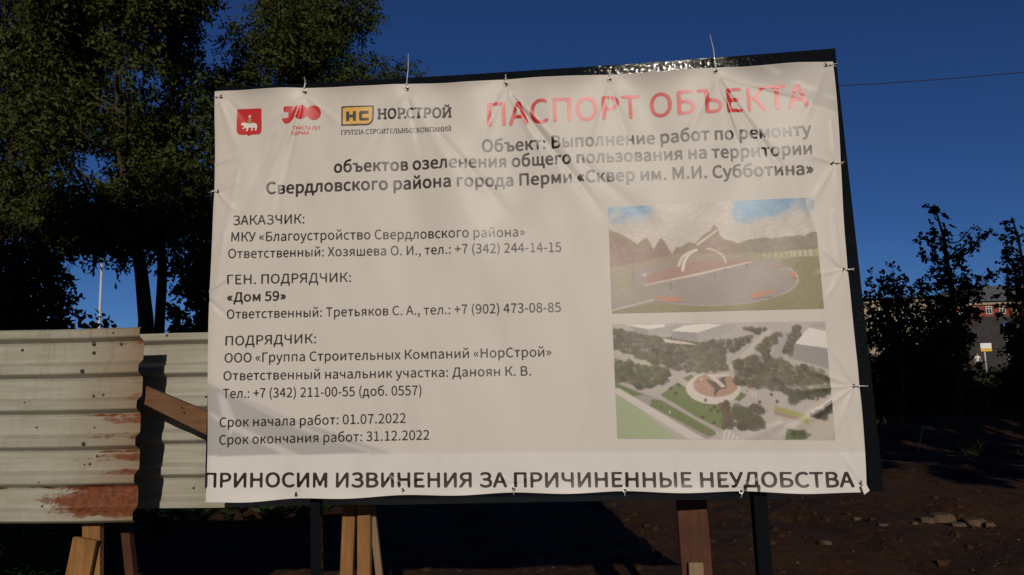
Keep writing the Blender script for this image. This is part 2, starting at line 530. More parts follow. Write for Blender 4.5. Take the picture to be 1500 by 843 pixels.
# large trees on the left, behind the fence
def left_trees():
    Y = 11.0
    # the forked tree whose dark trunks show beside the sign
    poly = [(60, -130), (300, -130), (325, 40), (318, 120), (306, 210), (300, 330), (285, 390), (190, 370), (150, 330), (120, 280), (70, 230), (40, 60)]
    cs, rs = clumps_in(poly, Y, 62, 0.55, 0.9)
    tb = [at(212, 560, Y), at(214, 470, Y), at(207, 400, Y), at(196, 330, Y), at(178, 230, Y), at(172, 90, Y), at(180, -60, Y)]
    b = g0(tb[0][0], Y); tb = [np.array(b)] + tb[1:]
    t2 = [at(236, 480, Y + .3), at(238, 400, Y + .4), at(232, 300, Y + .5), at(250, 180, Y + .4), at(262, 30, Y + .2)]
    t2[0] = np.array(g0(t2[0][0] - .1, Y + .3))
    tree("tall dark leafy tree with two thick trunks rising just left of the white sign", "tree", b, tb, 0.17, cs, rs, 190, 9, 0.36, 0.13, 0.060, M_LEAF, "leafy trees behind the fence", extra_trunks=[(t2, 0.12)])
    # the tree at the left edge of the view
    Y = 12.5
    poly = [(-160, -120), (70, -120), (90, 60), (85, 260), (120, 330), (95, 375), (20, 345), (-60, 330), (-200, 200)]
    cs, rs = clumps_in(poly, Y, 60, 0.62, 0.9)
    tb = [at(-20, 560, Y), at(-12, 430, Y), at(2, 330, Y), at(20, 200, Y), at(5, 0, Y)]
    b = g0(tb[0][0], Y); tb[0] = np.array(b)
    tree("broad dark tree cut off by the left edge of the view", "tree", b, tb, 0.17, cs, rs, 160, 9, 0.38, 0.125, 0.056, M_LEAF, "leafy trees behind the fence")
    # the tree standing behind the sign, its top showing over it
    Y = 15.0
    poly = [(335, 60), (365, 10), (372, -60), (520, -60), (543, 20), (528, 75), (548, 100), (545, 190), (520, 300), (360, 300), (330, 150)]
    cs, rs = clumps_in(poly, Y, 46, 0.62, 0.7)
    poly = [(582, 108), (612, 104), (618, 150), (575, 160)]
    c2, r2 = clumps_in(poly, Y, 4, 0.34, 0.2)
    tb = [at(455, 560, Y), at(452, 400, Y), at(446, 250, Y), at(452, 100, Y), at(448, -20, Y)]
    b = g0(tb[0][0], Y); tb[0] = np.array(b)
    tree("green tree with its top showing above the top left part of the sign", "tree", b, tb, 0.19, cs + c2, rs + r2, 140, 9, 0.40, 0.125, 0.056, M_LEAF, "leafy trees behind the fence")
    # low young trees over the fence
    Y = 9.5
    for px0, poly, n, lab in (
        (90, [(20, 395), (60, 375), (110, 384), (138, 420), (140, 500), (25, 500)], 22, "low dark young maple between the left trees, just above the fence"),
        (8, [(-60, 392), (20, 405), (30, 450), (22, 500), (-60, 500)], 16, "low leafy maple at the left edge, just above the fence"),
        (290, [(262, 350), (330, 340), (340, 500), (250, 500), (248, 430)], 16, "lighter green maple wedged between the twin trunks and the sign's left edge")):
        cs, rs = clumps_in(poly, Y, n, 0.27, 0.35)
        tb = [at(px0, 600, Y), at(px0 + 4, 520, Y), at(px0 - 2, 450, Y), at(px0 + 3, 400, Y)]
        b = g0(tb[0][0], Y); tb[0] = np.array(b)
        tree(lab, "tree", b, tb, 0.045, cs, rs, 240, 7, 0.24, 0.13, 0.10, M_LEAF_B, "young trees over the fence")
left_trees()

# young maples and shrubs on the right, far behind the sign
def right_trees():
    Y = 15.5
    G = "young trees on the right"
    def by_px(lab, px0, spine, clumps, Y, r0, dens=430, ll=0.105, lw=0.095):
        tb = [at(x, y, Y) for x, y in spine]
        b = g0(tb[0][0], Y); tb[0] = np.array(b)
        cs = [at(x, y, Y + RNG.normal() * .25) for x, y, r in clumps]
        s = np.linalg.norm(at(1001, 400, Y) - at(1000, 400, Y))
        rs = [r * s * .88 for x, y, r in clumps]
        return tree(lab, "tree", b, tb, r0, cs, rs, dens, 6, 0.17, ll, lw, M_LEAF_B, G, droop=0.35)
    by_px("tall dark young maple with two raised leafy branches against the blue sky", 1380,
          [(1402, 555), (1400, 480), (1392, 410), (1383, 350), (1368, 300)],
          [(1366, 302, 10), (1374, 318, 10), (1364, 330, 7), (1384, 332, 9), (1378, 347, 11), (1352, 350, 11), (1362, 368, 12), (1382, 370, 13), (1352, 374, 6), (1372, 388, 13),
           (1396, 382, 11), (1412, 364, 10), (1425, 350, 9), (1436, 338, 9), (1447, 340, 6), (1420, 336, 8), (1408, 375, 9), (1400, 400, 14), (1380, 408, 16), (1420, 408, 14), (1440, 404, 10),
           (1450, 402, 5), (1360, 415, 13), (1400, 428, 19), (1432, 428, 13), (1372, 440, 19), (1346, 428, 10), (1412, 455, 19), (1385, 468, 21), (1358, 462, 15), (1400, 492, 20), (1374, 500, 18), (1430, 462, 9), (1350, 495, 12), (1395, 522, 18)],
          Y, 0.075)
    by_px("dark young maple cut off by the right edge of the view", 1490,
          [(1508, 555), (1506, 470), (1500, 400), (1492, 350), (1482, 318)],
          [(1480, 320, 7), (1484, 335, 9), (1474, 345, 7), (1492, 350, 11), (1480, 362, 11), (1496, 372, 13), (1470, 372, 7), (1482, 390, 14), (1500, 395, 14), (1472, 404, 9), (1488, 418, 15),
           (1506, 420, 14), (1476, 430, 12), (1496, 445, 17), (1474, 450, 10), (1484, 470, 14), (1508, 470, 16), (1492, 495, 16), (1516, 440, 16), (1520, 390, 12), (1478, 505, 13), (1505, 520, 18)],
          Y, 0.06)
    by_px("short bushy dark maple beside the sign's black right edge", 1305,
          [(1322, 560), (1320, 500), (1314, 450), (1306, 400)],
          [(1308, 397, 8), (1298, 404, 9), (1318, 403, 8), (1282, 404, 7), (1290, 418, 12), (1312, 418, 14), (1328, 414, 9), (1284, 432, 12), (1302, 438, 16), (1324, 436, 15), (1340, 440, 12), (1290, 455, 12), (1318, 460, 17), (1340, 462, 14), (1300, 478, 15), (1328, 485, 16), (1272, 436, 6)],
          Y + 1, 0.05)
    # shrubs under and behind them
    k = 0
    for px, top, Y, w, lab in ((1272, 452, 19, 1.1, "dark rounded shrub seen right against the sign's black frame"),
                               (1305, 458, 24, 1.5, "dark shrub growing behind the short bushy maple"),
                               (1345, 462, 22, 1.3, "tall dark shrub between the bushy maple and the tall maple"),
                               (1330, 500, 17, 1.0, "low dark shrub just left of the short bushy maple"),
                               (1388, 474, 25, 1.4, "dark shrub behind the stem of the tall maple"),
                               (1372, 514, 19, 0.6, "low dark shrub just left of the tall maple's stem"),
                               (1382, 528, 17, 0.9, "lowest dark shrub, at the foot of the tall maple"),
                               (1486, 540, 19, 0.7, "low dark shrub at the far right, below the yellow board"),
                               (1502, 492, 26, 1.0, "dark shrub under the maple at the right edge"),
                               (1520, 462, 27, 1.6, "large dark shrub half outside the right edge of the view")):
        p = at(px, top, Y); gz = ground_z(p[0], Y); h = p[2] - gz
        cs, rs = [], []
        for _ in range(20):
            f = RNG.random()
            cs.append(np.array([p[0] + RNG.normal() * w * .33 * (1.15 - f * .6), Y + RNG.normal() * .4, gz + 0.2 + f * (h - .35)])); rs.append(0.22 + 0.25 * RNG.random())
        t = thing("shrub", lab, "shrub", (p[0], Y, gz), 0, "shrubs beneath the right trees")
        mb = MB()
        for c in cs: limb(mb, (p[0] + RNG.normal() * .08, Y + RNG.normal() * .08, gz - .05), c, 0.02, 0.006)
        mb.build("stem", M_BARK, t, True)
        leaf_mesh("foliage", *sprays(cs, rs, 170, 7, 0.20, 0.12, 0.085)[:4], M_LEAF_B, t)
right_trees()

# unseen trees that shade the far ground; the left pair is added for that
def shade_trees():
    for i, (x, y) in enumerate(((-5.6, -4.6), (-10.6, -4.2))):  # unseen pair added to shade the ground and lower trees on the left
        h = 10.6
        cs = [np.array([x + RNG.uniform(-2.6, 2.6), y + RNG.normal() * .8, 5.0 + (h - 5.6) * RNG.random()]) for _ in range(52)]
        rs = [0.85 + .35 * RNG.random() for _ in cs]
        if i == 0:
            for q in range(34): cs.append(np.array([RNG.uniform(-4.2, -2.0), y + RNG.normal() * .25, RNG.uniform(4.3, 5.3)])); rs.append(.40)  # low clumps shaped to shade the ground strip behind the fence
        b = g0(x, y)
        tree(("tall street tree on the photographer's left, standing outside the view", "farther street tree on the photographer's left, standing outside the view")[i], "tree", b,
             [np.array(b), np.array([x + .1, y, 3]), np.array([x, y + .1, 7]), np.array([x + .1, y, h - 1])], 0.22, cs, rs, 9, 6, 0.5, 0.36, 0.26, M_LEAF, "street trees outside the view")
    for i, (x, y, h) in enumerate(((9.3, -1.5, 13.5), (13.5, -1.0, 14.5), (18.0, -2.0, 14.0), (22.5, -1.0, 15.0))):
        cs = [np.array([x + RNG.normal() * 1.5, y + RNG.normal() * 1.0, 4.9 + (h - 5.4) * RNG.random()]) for _ in range(46)]
        rs = [1.0 + .5 * RNG.random() for _ in cs]
        b = g0(x, y)
        lab = ("nearest tall street tree to the right of the sign, standing outside the view", "second tall street tree to the right, standing outside the view",
               "third tall street tree to the right, standing outside the view", "farthest tall street tree to the right, standing outside the view")[i]
        tree(lab, "tree", b, [np.array(b), np.array([x + .1, y, 3]), np.array([x, y + .1, 7]), np.array([x + .1, y, h - 1])], 0.26, cs, rs, 3.6, 6, 0.6, 0.42, 0.30, M_LEAF, "street trees outside the view")
shade_trees()

def far_wood():
    cs = [np.array([x + RNG.normal() * 1.5, 125 + RNG.normal() * 5, ground_z(x, 125) + 1.2 + 3.4 * RNG.random()]) for x in np.arange(-190, 190, 1.6)]
    o = leaf_mesh("far_wood", *sprays(cs, [2.0 + .8 * RNG.random() for _ in cs], 1.3, 6, 1.0, 0.9, 0.7)[:4], M_LEAF_B, None)
    tag(o, "low belt of distant trees along the horizon", "wood", kind="stuff")
far_wood()

# grass and weeds: nobody could count them
def blades(name, spots, n, h, spread, material, kind_tag=True, bend=0.5, wd=0.012):
    P, D, L, W = [], [], [], []
    for (x, y) in spots:
        for _ in range(n):
            px_, py_ = x + RNG.normal() * spread, y + RNG.normal() * spread
            z = ground_z(px_, py_)
            d = np.array([RNG.normal() * bend, RNG.normal() * bend, 1.0]); d /= np.linalg.norm(d)
            l = h * (0.5 + RNG.random())
            P.append((px_, py_, z - .01)); D.append(d); L.append(l); W.append(wd * (0.7 + .7 * RNG.random()))
    o = leaf_mesh(name, np.array(P), np.array(D), L, W, material, None)
    if kind_tag: tag(o, kind="stuff")
    return o
def grass():
    sp = []
    for _ in range(700):
        y = 15 + 32 * RNG.random() ** 1.4
        a = at(RNG.uniform(1230, 1540), 560, y)
        sp.append((a[0], y))
    o = blades("meadow_grass", sp, 16, 0.22, 0.35, M_GRASS, wd=0.03)
    tag(o, "rough dark grass under the right trees", "grass")
    # weeds in the shade under the left fence
    P, D, L, W, T = [], [], [], [], []
    for _ in range(150):
        px = RNG.uniform(-40, 90) if RNG.random() < .8 else RNG.uniform(80, 210)
        Y = RNG.uniform(1.3, 4.5)
        x = at(px, 800, Y)[0]; z = ground_z(x, Y)
        h = 0.25 + .5 * RNG.random() * (1 if px < 90 else .4)
        lean = RNG.normal(size=2) * .3
        for j in range(14):
            f = (j + 1) / 14
            p = np.array([x + lean[0] * f * f * h, Y + lean[1] * f * f * h, z + h * f])
            a = RNG.random() * 6.28
            d = np.array([math.cos(a), math.sin(a), 0.5 - f * .3]); d /= np.linalg.norm(d)
            P.append(p); D.append(d); L.append(.05 + .09 * (1 - f)); W.append(.016 + .02 * RNG.random())
    for _ in range(260):  # further weeds put in to darken the lit ground strip behind the fence
        px = RNG.uniform(-20, 520); Y = RNG.uniform(4.4, 8.5)
        x = at(px, 740, Y)[0]; z = ground_z(x, Y); h = .22 + .35 * RNG.random()
        for j in range(12):
            f = (j + 1) / 12; a = RNG.random() * 6.28
            d = np.array([math.cos(a), math.sin(a), .35]); d /= np.linalg.norm(d)
            P.append(np.array([x + RNG.normal() * .05, Y + RNG.normal() * .05, z + h * f])); D.append(d); L.append(.10 + .08 * (1 - f)); W.append(.04 + .03 * RNG.random())
    tag(leaf_mesh("weeds", np.array(P), np.array(D), L, W, M_LEAF_B, None), "weeds growing in the shade under the left fence", "weeds", kind="stuff")
grass()
def tufts():
    for px, py, n, h, lab in ((1428, 668, 55, 0.26, "drooping tuft of green grass on the bare soil at the right"), (1398, 655, 26, 0.16, "small thin grass tuft left of the drooping one"), (1478, 668, 24, 0.15, "small grass tuft near the right edge of the bare soil")):
        Y = 5.0
        for _ in range(40):
            a = at(px, py, Y)
            Y += (a[2] - ground_z(a[0], Y)) * 2.5
            Y = min(max(Y, 2), 30)
        o = blades("grass_tuft", [(a[0], Y)], n, h, 0.07, M_GRASS, False, 0.7, 0.016)
        tag(o, lab, "grass tuft", "grass tufts on the soil")
tufts()

def ground_hit(px, py):
    d = ray(px, py); t = 2.0
    while t < 200:
        p = EYE + d * t
        if p[2] <= ground_z(p[0], p[1]): return p
        t += 0.03
    return p

def rock_mesh(c, r, sq, seed):
    import bmesh
    bm = bmesh.new(); bmesh.ops.create_icosphere(bm, subdivisions=3, radius=1.0)
    V = []
    for v in bm.verts:
        q = v.co.normalized()
        k = 1 + 0.30 * mnoise.noise(q * 1.6 + Vector((seed, 0, 0))) + 0.12 * mnoise.noise(q * 4 + Vector((0, seed, 0)))
        w = [max(-.78, min(.78, q[i] * k)) for i in range(3)]
        V.append((c[0] + w[0] * r * sq[0], c[1] + w[1] * r * sq[1], c[2] + w[2] * r * sq[2]))
    F = [tuple(v.index for v in f.verts) for f in bm.faces]; bm.free()
    return V, F
def rocks():
    data = [(1340, 768, 3.0, "smallest brown stone at the left end of the row of stones on the soil"), (1357, 765, 7, "pale broken stone, second from the left in the row on the soil"), (1379, 764, 11, "largest broken stone, in the middle of the row on the soil"),
            (1403, 771, 7, "flat low stone just right of the largest one"), (1428, 768, 10, "long flat stone in the right half of the row on the soil"), (1449, 771, 5, "small stone at the right end of the row on the soil"),
            (1293, 771, 5, "pale flat chip of stone lying alone left of the row"), (1209, 798, 6, "pale pebble lying just right of the sign's right leg"), (1255, 762, 4, "small pebble under the bottom right corner of the sign")]
    for i, (px, py, r, lab) in enumerate(data):
        p = ground_hit(px, py); s = np.linalg.norm(p - EYE) / FPX
        V, F = rock_mesh((p[0], p[1], p[2] + r * s * .25), r * s * 1.25, (1.2, 1.0, 0.62 if i not in (3, 4, 6) else .38), i * 3.7)
        tag(link("stone", V, F, M_ROCK), lab, "stone", "loose stones on the soil")
    # fine gravel: stuff
    mb = MB()
    for _ in range(420):
        px = RNG.uniform(880, 1510); py = RNG.uniform(640, 850)
        if RNG.random() < .25: px = RNG.uniform(230, 900); py = RNG.uniform(790, 850)
        p = ground_hit(px, py); r = 0.004 + 0.014 * RNG.random() ** 3
        a = RNG.random() * 3
        V = [(r * x * (1 + .4 * RNG.random()), r * y, r * z * .7) for x, y, z in ((1, 0, 0), (-1, 0, 0), (0, 1, 0), (0, -1, 0), (0, 0, 1), (0, 0, -1))]
        V = [(p[0] + x * math.cos(a) - y * math.sin(a), p[1] + x * math.sin(a) + y * math.cos(a), p[2] + z + r * .3) for x, y, z in V]
        mb.add(V, [(0, 2, 4), (2, 1, 4), (1, 3, 4), (3, 0, 4), (2, 0, 5), (1, 2, 5), (3, 1, 5), (0, 3, 5)])
    tag(mb.build("gravel", M_ROCK), "fine gravel scattered over the bare soil", "gravel", kind="stuff")
    mb = MB()
    for k in range(620):
        px = RNG.uniform(870, 1510); py = 640 + 205 * RNG.random() ** 1.3
        if RNG.random() < .2: px = RNG.uniform(230, 880); py = RNG.uniform(795, 850)
        p = ground_hit(px, py); r = 0.012 + 0.045 * RNG.random() ** 3
        a = RNG.random() * 6.3
        V = []
        for x, y, z in ((1, 0, 0), (.5, .87, 0), (-.5, .87, 0), (-1, 0, 0), (-.5, -.87, 0), (.5, -.87, 0), (.55, .2, .55), (-.2, .5, .62), (-.4, -.45, .5), (.3, -.4, .6)):
            j = 1 + .5 * (RNG.random() - .5)
            V.append((p[0] + r * j * (x * math.cos(a) - y * math.sin(a)), p[1] + r * j * (x * math.sin(a) + y * math.cos(a)), p[2] - r * .15 + r * j * z * 1.1))
        mb.add(V, [(0, 1, 6), (1, 2, 7), (1, 7, 6), (2, 3, 7), (3, 4, 8), (3, 8, 7), (4, 5, 9), (4, 9, 8), (5, 0, 6), (5, 6, 9), (6, 7, 8, 9)])
    tag(mb.build("soil_clods", M_CLOD), "crumbled clods of earth over the churned soil", "soil clods", kind="stuff")
    # dry stalk
    p = ground_hit(1345, 662); q = at(1352, 624, p[1]); r_ = at(1369, 628, p[1])
    tag(MB().tube([p, (p + q) / 2 + [0.01, 0, 0.03], q, (q + r_) / 2 + [0, 0, .012], r_], [.004, .004, .004, .003, .002], 6).build("dry_stalk", mat("dry_straw", (.34, .69, .16), .8), None, True), "bent pale dry stalk sticking up from the soil mound", "stalk")
rocks()

# ------------------------------------------------------------------ far buildings
def brick_mat():
    m = mat("red_brick", (0.30, 0.06, 0.035), 0.85, 0.2); t = NT(m)
    v = t.coord()
    c = t.n("ShaderNodeSeparateXYZ"); t.l(v, c.inputs[0])
    cb = t.n("ShaderNodeCombineXYZ"); t.l(c.outputs[0], cb.inputs[0]); t.l(c.outputs[2], cb.inputs[1])
    b = t.n("ShaderNodeTexBrick"); b.inputs["Scale"].default_value = 2.2
    b.inputs["Color1"].default_value = (0.24, 0.044, 0.026, 1); b.inputs["Color2"].default_value = (0.18, 0.036, 0.022, 1); b.inputs["Mortar"].default_value = (0.19, 0.10, 0.075, 1)
    t.l(cb.outputs[0], b.inputs["Vector"])
    n = t.noise(v, 0.4, 4)
    t.l(t.mix(t.math('MULTIPLY', n, 0.5), b.outputs["Color"], (0.20, 0.05, 0.035)), t.p.inputs["Base Color"])
    return m
M_BRICK = brick_mat()
M_ROOF = simple("roof_sheet", (0.10, 0.10, 0.105), (0.15, 0.15, 0.155), 1.2, 0.6)
M_PLASTER = simple("cream_plaster", (0.30, 0.24, 0.17), (0.36, 0.30, 0.22), 0.8, 0.9)
M_PLINTH = simple("dark_stone", (0.030, 0.026, 0.026), (0.05, 0.043, 0.042), 1.0, 0.9)
M_GLASS = mat("window_glass", (0.02, 0.025, 0.03), 0.08, 0.5)
M_PVC = mat("white_window_frame", (0.72, 0.72, 0.70), 0.5)

def house(name, label, cx, Y, w, dep, h, rise, wallm, rows, cols, plinth_h, k=1.0):
    gz = ground_z(cx, Y)
    t = thing(name, label, "building", (cx, Y + dep / 2, gz))
    MB().box((cx, Y + dep / 2, gz + plinth_h / 2 - .3), (w + .1, dep + .1, plinth_h + .6)).build("lower_storey", M_PLINTH, t)
    MB().box((cx, Y + dep / 2, gz + (h + plinth_h) / 2), (w, dep, h - plinth_h)).build("wall", wallm, t)
    MB().box((cx, Y + dep / 2, gz + h + .2), (w + .5, dep + .5, .4)).build("cornice", M_PLASTER, t)
    e = .7
    V = [(cx - w / 2 - e, Y - e, gz + h + .42), (cx + w / 2 + e, Y - e, gz + h + .42), (cx + w / 2 + e, Y + dep + e, gz + h + .42), (cx - w / 2 - e, Y + dep + e, gz + h + .42),
         (cx - w / 2 + dep * .45, Y + dep / 2, gz + h + .42 + rise), (cx + w / 2 - dep * .45, Y + dep / 2, gz + h + .42 + rise)]
    link("roof", V, [(0, 1, 5, 4), (1, 2, 5), (2, 3, 4, 5), (3, 0, 4), (3, 2, 1, 0)], M_ROOF, t)
    for zc in rows:
        for i in range(cols):
            x = cx - w / 2 + (i + .5) * w / cols
            if x > 62 or x < -5: continue
            f = MB()
            for dx in (-.62, 0, .62): f.box((x + dx * k, Y - .03, gz + zc), (.1 * k, .12, 1.7 * k))
            for dz in (-.85, .35, .85): f.box((x, Y - .028, gz + zc + dz * k), (1.34 * k, .112, .1 * k))
            fo = f.build("window", M_PVC, t)
            MB().box((x, Y - .012, gz + zc), (1.2 * k, .04, 1.62 * k)).build("pane", M_GLASS, fo)
Yb = 92.0
s = np.linalg.norm(at(1001, 450, Yb) - at(1000, 450, Yb))
xl = at(1378, 450, Yb)[0]
top = at(1440, 447, Yb)[2]
house("brick_building", "long red brick building with a grey hipped roof far behind the right trees", xl + 15, Yb, 30, 12, top - ground_z(xl + 15, Yb), 2.6, M_BRICK, (top - ground_z(xl + 15, Yb) - 0.70,), 18, top - ground_z(xl + 15, Yb) - 1.5, 0.55)
Yb = 78.0
xl = at(1262, 450, Yb)[0]; xr = at(1398, 450, Yb)[0]
top = at(1300, 444, Yb)[2]
house("cream_building", "cream plastered building with a low grey roof glimpsed beside the sign", (xl + xr) / 2, Yb, xr - xl, 9, top - ground_z(xl, Yb), 0.6, M_PLASTER, (top - ground_z(xl, Yb) - 1.6,), 3, 2.0)

# ------------------------------------------------------------------ street things seen far away
def road_signs():
    Y = 62.0
    a = at(1444, 509, Y); gz = ground_z(a[0], Y); s = np.linalg.norm(at(1001, 500, Y) - at(1000, 500, Y))
    w, h = 15.5 * s, 12 * s
    t = thing("street_board", "white and yellow board on a pale post beyond the person", "board", (a[0], Y, gz))
    MB().tube([(a[0] - 2 * s, Y + .05, gz - .2), (a[0] - 2 * s, Y + .05, a[2] + h * .4)], .07, 10).build("post", M_GALV, t, True)
    MB().box((a[0], Y - .03, a[2] + h * .18), (w, .05, h * .64), None, .01).build("upper_board", M_PVC, t)
    MB().box((a[0], Y - .03, a[2] - h * .32), (w, .06, h * .36), None, .01).build("lower_board", mat("yellow_paint", (.70, .42, .02), .5), t)
    Y = 66.0
    a = at(1473, 477, Y); gz = ground_z(a[0], Y)
    t = thing("road_sign", "small blue road sign with a white stroke high on a thin post", "road sign", (a[0], Y, gz))
    MB().tube([(a[0], Y + .05, gz - .2), (a[0], Y + .05, a[2] + .35)], .035, 8).build("post", M_GALV, t, True)
    MB().box((a[0], Y - .02, a[2]), (8 * s, .03, 9 * s), None, .008).build("plate", mat("blue_paint", (.03, .10, .42), .45), t)
    mb = MB().box((a[0] + 1 * s, Y - .041, a[2]), (1.6 * s, .008, 6 * s)); mb.box((a[0] - .4 * s, Y - .043, a[2] + 2.2 * s), (1.8 * s, .008, 1.2 * s))
    mb.build("symbol", M_PVC, t)
road_signs()

def lamp():
    Y = 34.0
    a = at(147.5, 425, Y); a[2] += 2.4; gz = ground_z(a[0], Y)
    t = thing("street_lamp", "pale slim street lamp post standing far behind the left fence", "street lamp", (a[0], Y, gz))
    MB().tube([(a[0], Y, gz - .2), (a[0], Y, gz + 3), (a[0], Y, a[2] + .4)], [.085, .075, .055], 10).build("post", M_GALV, t, True)
    MB().tube([(a[0], Y, a[2] + .38), (a[0] + .05, Y, a[2] + .8), (a[0] + .5, Y, a[2] + 1.05), (a[0] + 1.2, Y, a[2] + 1.12)], .035, 8).build("arm", M_GALV, t, True)
    MB().box((a[0] + 1.5, Y, a[2] + 1.12), (.6, .22, .12), None, .03).build("lamp_head", M_GALV, t)
lamp()

def cable():
    Y = 24.0
    a, b = at(1150, 131, Y), at(1860, 62, Y)
    poles = []
    for p, lab in ((a, "wooden utility pole hidden behind the sign"), (b, "wooden utility pole off to the right of the view")):
        gz = ground_z(p[0], Y)
        t = thing("utility_pole", lab, "utility pole", (p[0], Y, gz), 0, "utility poles")
        MB().tube([(p[0], Y, gz - .4), (p[0], Y, p[2] + .12)], [.13, .09], 10).build("pole", M_WOOD_GREY, t, True)
        MB().tube([(p[0], Y - .1, p[2] - .05), (p[0], Y - .1, p[2] + .05)], .04, 8).build("insulator", M_PVC, t, True)
    pts = []
    for i in range(25):
        f = i / 24; p = a + (b - a) * f; p[2] -= 0.55 * 4 * f * (1 - f) * .5; p[1] -= .1; pts.append(p)
    tag(MB().tube(pts, .016, 6).build("overhead_cable", M_CABLE, None, True), "thin black overhead cable sagging across the sky to the right", "cable")
cable()

# ------------------------------------------------------------------ the person in the distance
def person():
    Y = 60.0
    h = at(1431, 517, Y); gx_, gz = h[0], ground_z(h[0], Y)
    H = 1.70
    k = H / 1.70
    J = {'pelvis': (0, 0, .93), 'spine': (0, .01, 1.12), 'chest': (0, .01, 1.30), 'neck': (0, 0, 1.44), 'head0': (0, -.01, 1.53), 'head1': (0, -.015, 1.64),
         'shL': (-.17, .01, 1.38), 'elL': (-.235, .03, 1.12), 'wrL': (-.25, -.03, .88), 'haL': (-.25, -.05, .80),
         'shR': (.17, .01, 1.38), 'elR': (.26, .05, 1.13), 'wrR': (.31, -.02, .90), 'haR': (.32, -.05, .82),
         'hipL': (-.09, 0, .88), 'knL': (-.10, -.10, .49), 'anL': (-.10, -.02, .09), 'toL': (-.10, -.16, .03),
         'hipR': (.09, 0, .88), 'knR': (.10, .02, .48), 'anR': (.10, .16, .10), 'toR': (.10, .05, .03)}
    R = {'pelvis': .135, 'spine': .115, 'chest': .135, 'neck': .055, 'head0': .082, 'head1': .085, 'shL': .062, 'elL': .042, 'wrL': .03, 'haL': .035, 'hipL': .095, 'knL': .06, 'anL': .042, 'toL': .035}
    E = [('pelvis', 'spine'), ('spine', 'chest'), ('chest', 'neck'), ('neck', 'head0'), ('head0', 'head1')]
    for s_ in 'LR': E += [('chest', 'sh' + s_), ('sh' + s_, 'el' + s_), ('el' + s_, 'wr' + s_), ('wr' + s_, 'ha' + s_), ('pelvis', 'hip' + s_), ('hip' + s_, 'kn' + s_), ('kn' + s_, 'an' + s_), ('an' + s_, 'to' + s_)]
    names = list(J)
    t = thing("person", "person in a white short sleeved top and dark trousers walking far away", "person", (gx_, Y, gz))
    me = bpy.data.meshes.new("body")
    me.from_pydata([tuple(np.array(J[n]) * k) for n in names], [(names.index(a), names.index(b)) for a, b in E], [])
    o = bpy.data.objects.new("body", me); C.objects.link(o)
    bpy.context.view_layer.objects.active = o
    md = o.modifiers.new("skin", 'SKIN'); sd = o.modifiers.new("sub", 'SUBSURF'); sd.levels = sd.render_levels = 1
    for i, n in enumerate(names):
        r = R.get(n) or R[n[:-1] + 'L']
        me.skin_vertices[0].data[i].radius = (r, r * (.75 if n in ('pelvis', 'spine', 'chest') else 1))
    me.skin_vertices[0].data[0].use_root = True
    dg = bpy.context.evaluated_depsgraph_get()
    m2 = bpy.data.meshes.new_from_object(o.evaluated_get(dg))
    bpy.data.objects.remove(o)
    skin = mat("skin", (.42, .24, .16), .6); shirt = mat("white_shirt", (.70, .69, .67), .85); tr = mat("dark_trousers", (.015, .015, .02), .85); shoe = mat("shoe", (.05, .05, .05), .7)
    m2.materials.clear()
    for m in (skin, shirt, tr, shoe): m2.materials.append(m)
    for f in m2.polygons:
        c = f.center
        f.use_smooth = True
        arm = abs(c.x) > .2
        f.material_index = 3 if c.z < .08 else 2 if (c.z < .98 and not (arm and c.z > .7)) else 1 if (c.z < 1.435 and (not arm or c.z > 1.2)) else 0
    b = bpy.data.objects.new("body", m2); C.objects.link(b); b.parent = t
    import bmesh
    bm = bmesh.new(); bmesh.ops.create_icosphere(bm, subdivisions=3, radius=.102)
    bmesh.ops.delete(bm, geom=[v for v in bm.verts if v.co.z < -.02 and v.co.y < .02], context='VERTS')
    hm = bpy.data.meshes.new("hair"); bm.to_mesh(hm); bm.free(); hm.materials.append(mat("brown_hair", (.05, .03, .02), .6))
    ho = bpy.data.objects.new("hair", hm); C.objects.link(ho); ho.parent = t; ho.location = (0, .012, 1.62)
    # face: nose, eyes, mouth, joined to the body mesh
    fb = MB(); fb.tube([(0, -.098, 1.60), (0, -.118, 1.575), (0, -.100, 1.565)], [.008, .014, .008], 6)
    for sx in (-1, 1): fb.torus((sx * .03, -.094, 1.605), .006, .004, (0, 1, 0), 8, 5); fb.torus((sx * .088, -.005, 1.59), .018, .008, (1, 0, 0), 8, 5)
    fb.tube([(-.022, -.094, 1.54), (0, -.098, 1.538), (.022, -.094, 1.54)], .005, 5)
    bm = bmesh.new(); bm.from_mesh(m2)
    vs_ = [bm.verts.new(v) for v in fb.V]
    for f in fb.F:
        try: bm.faces.new([vs_[i] for i in f]).material_index = 0
        except ValueError: pass
    bm.to_mesh(m2); bm.free()
person()

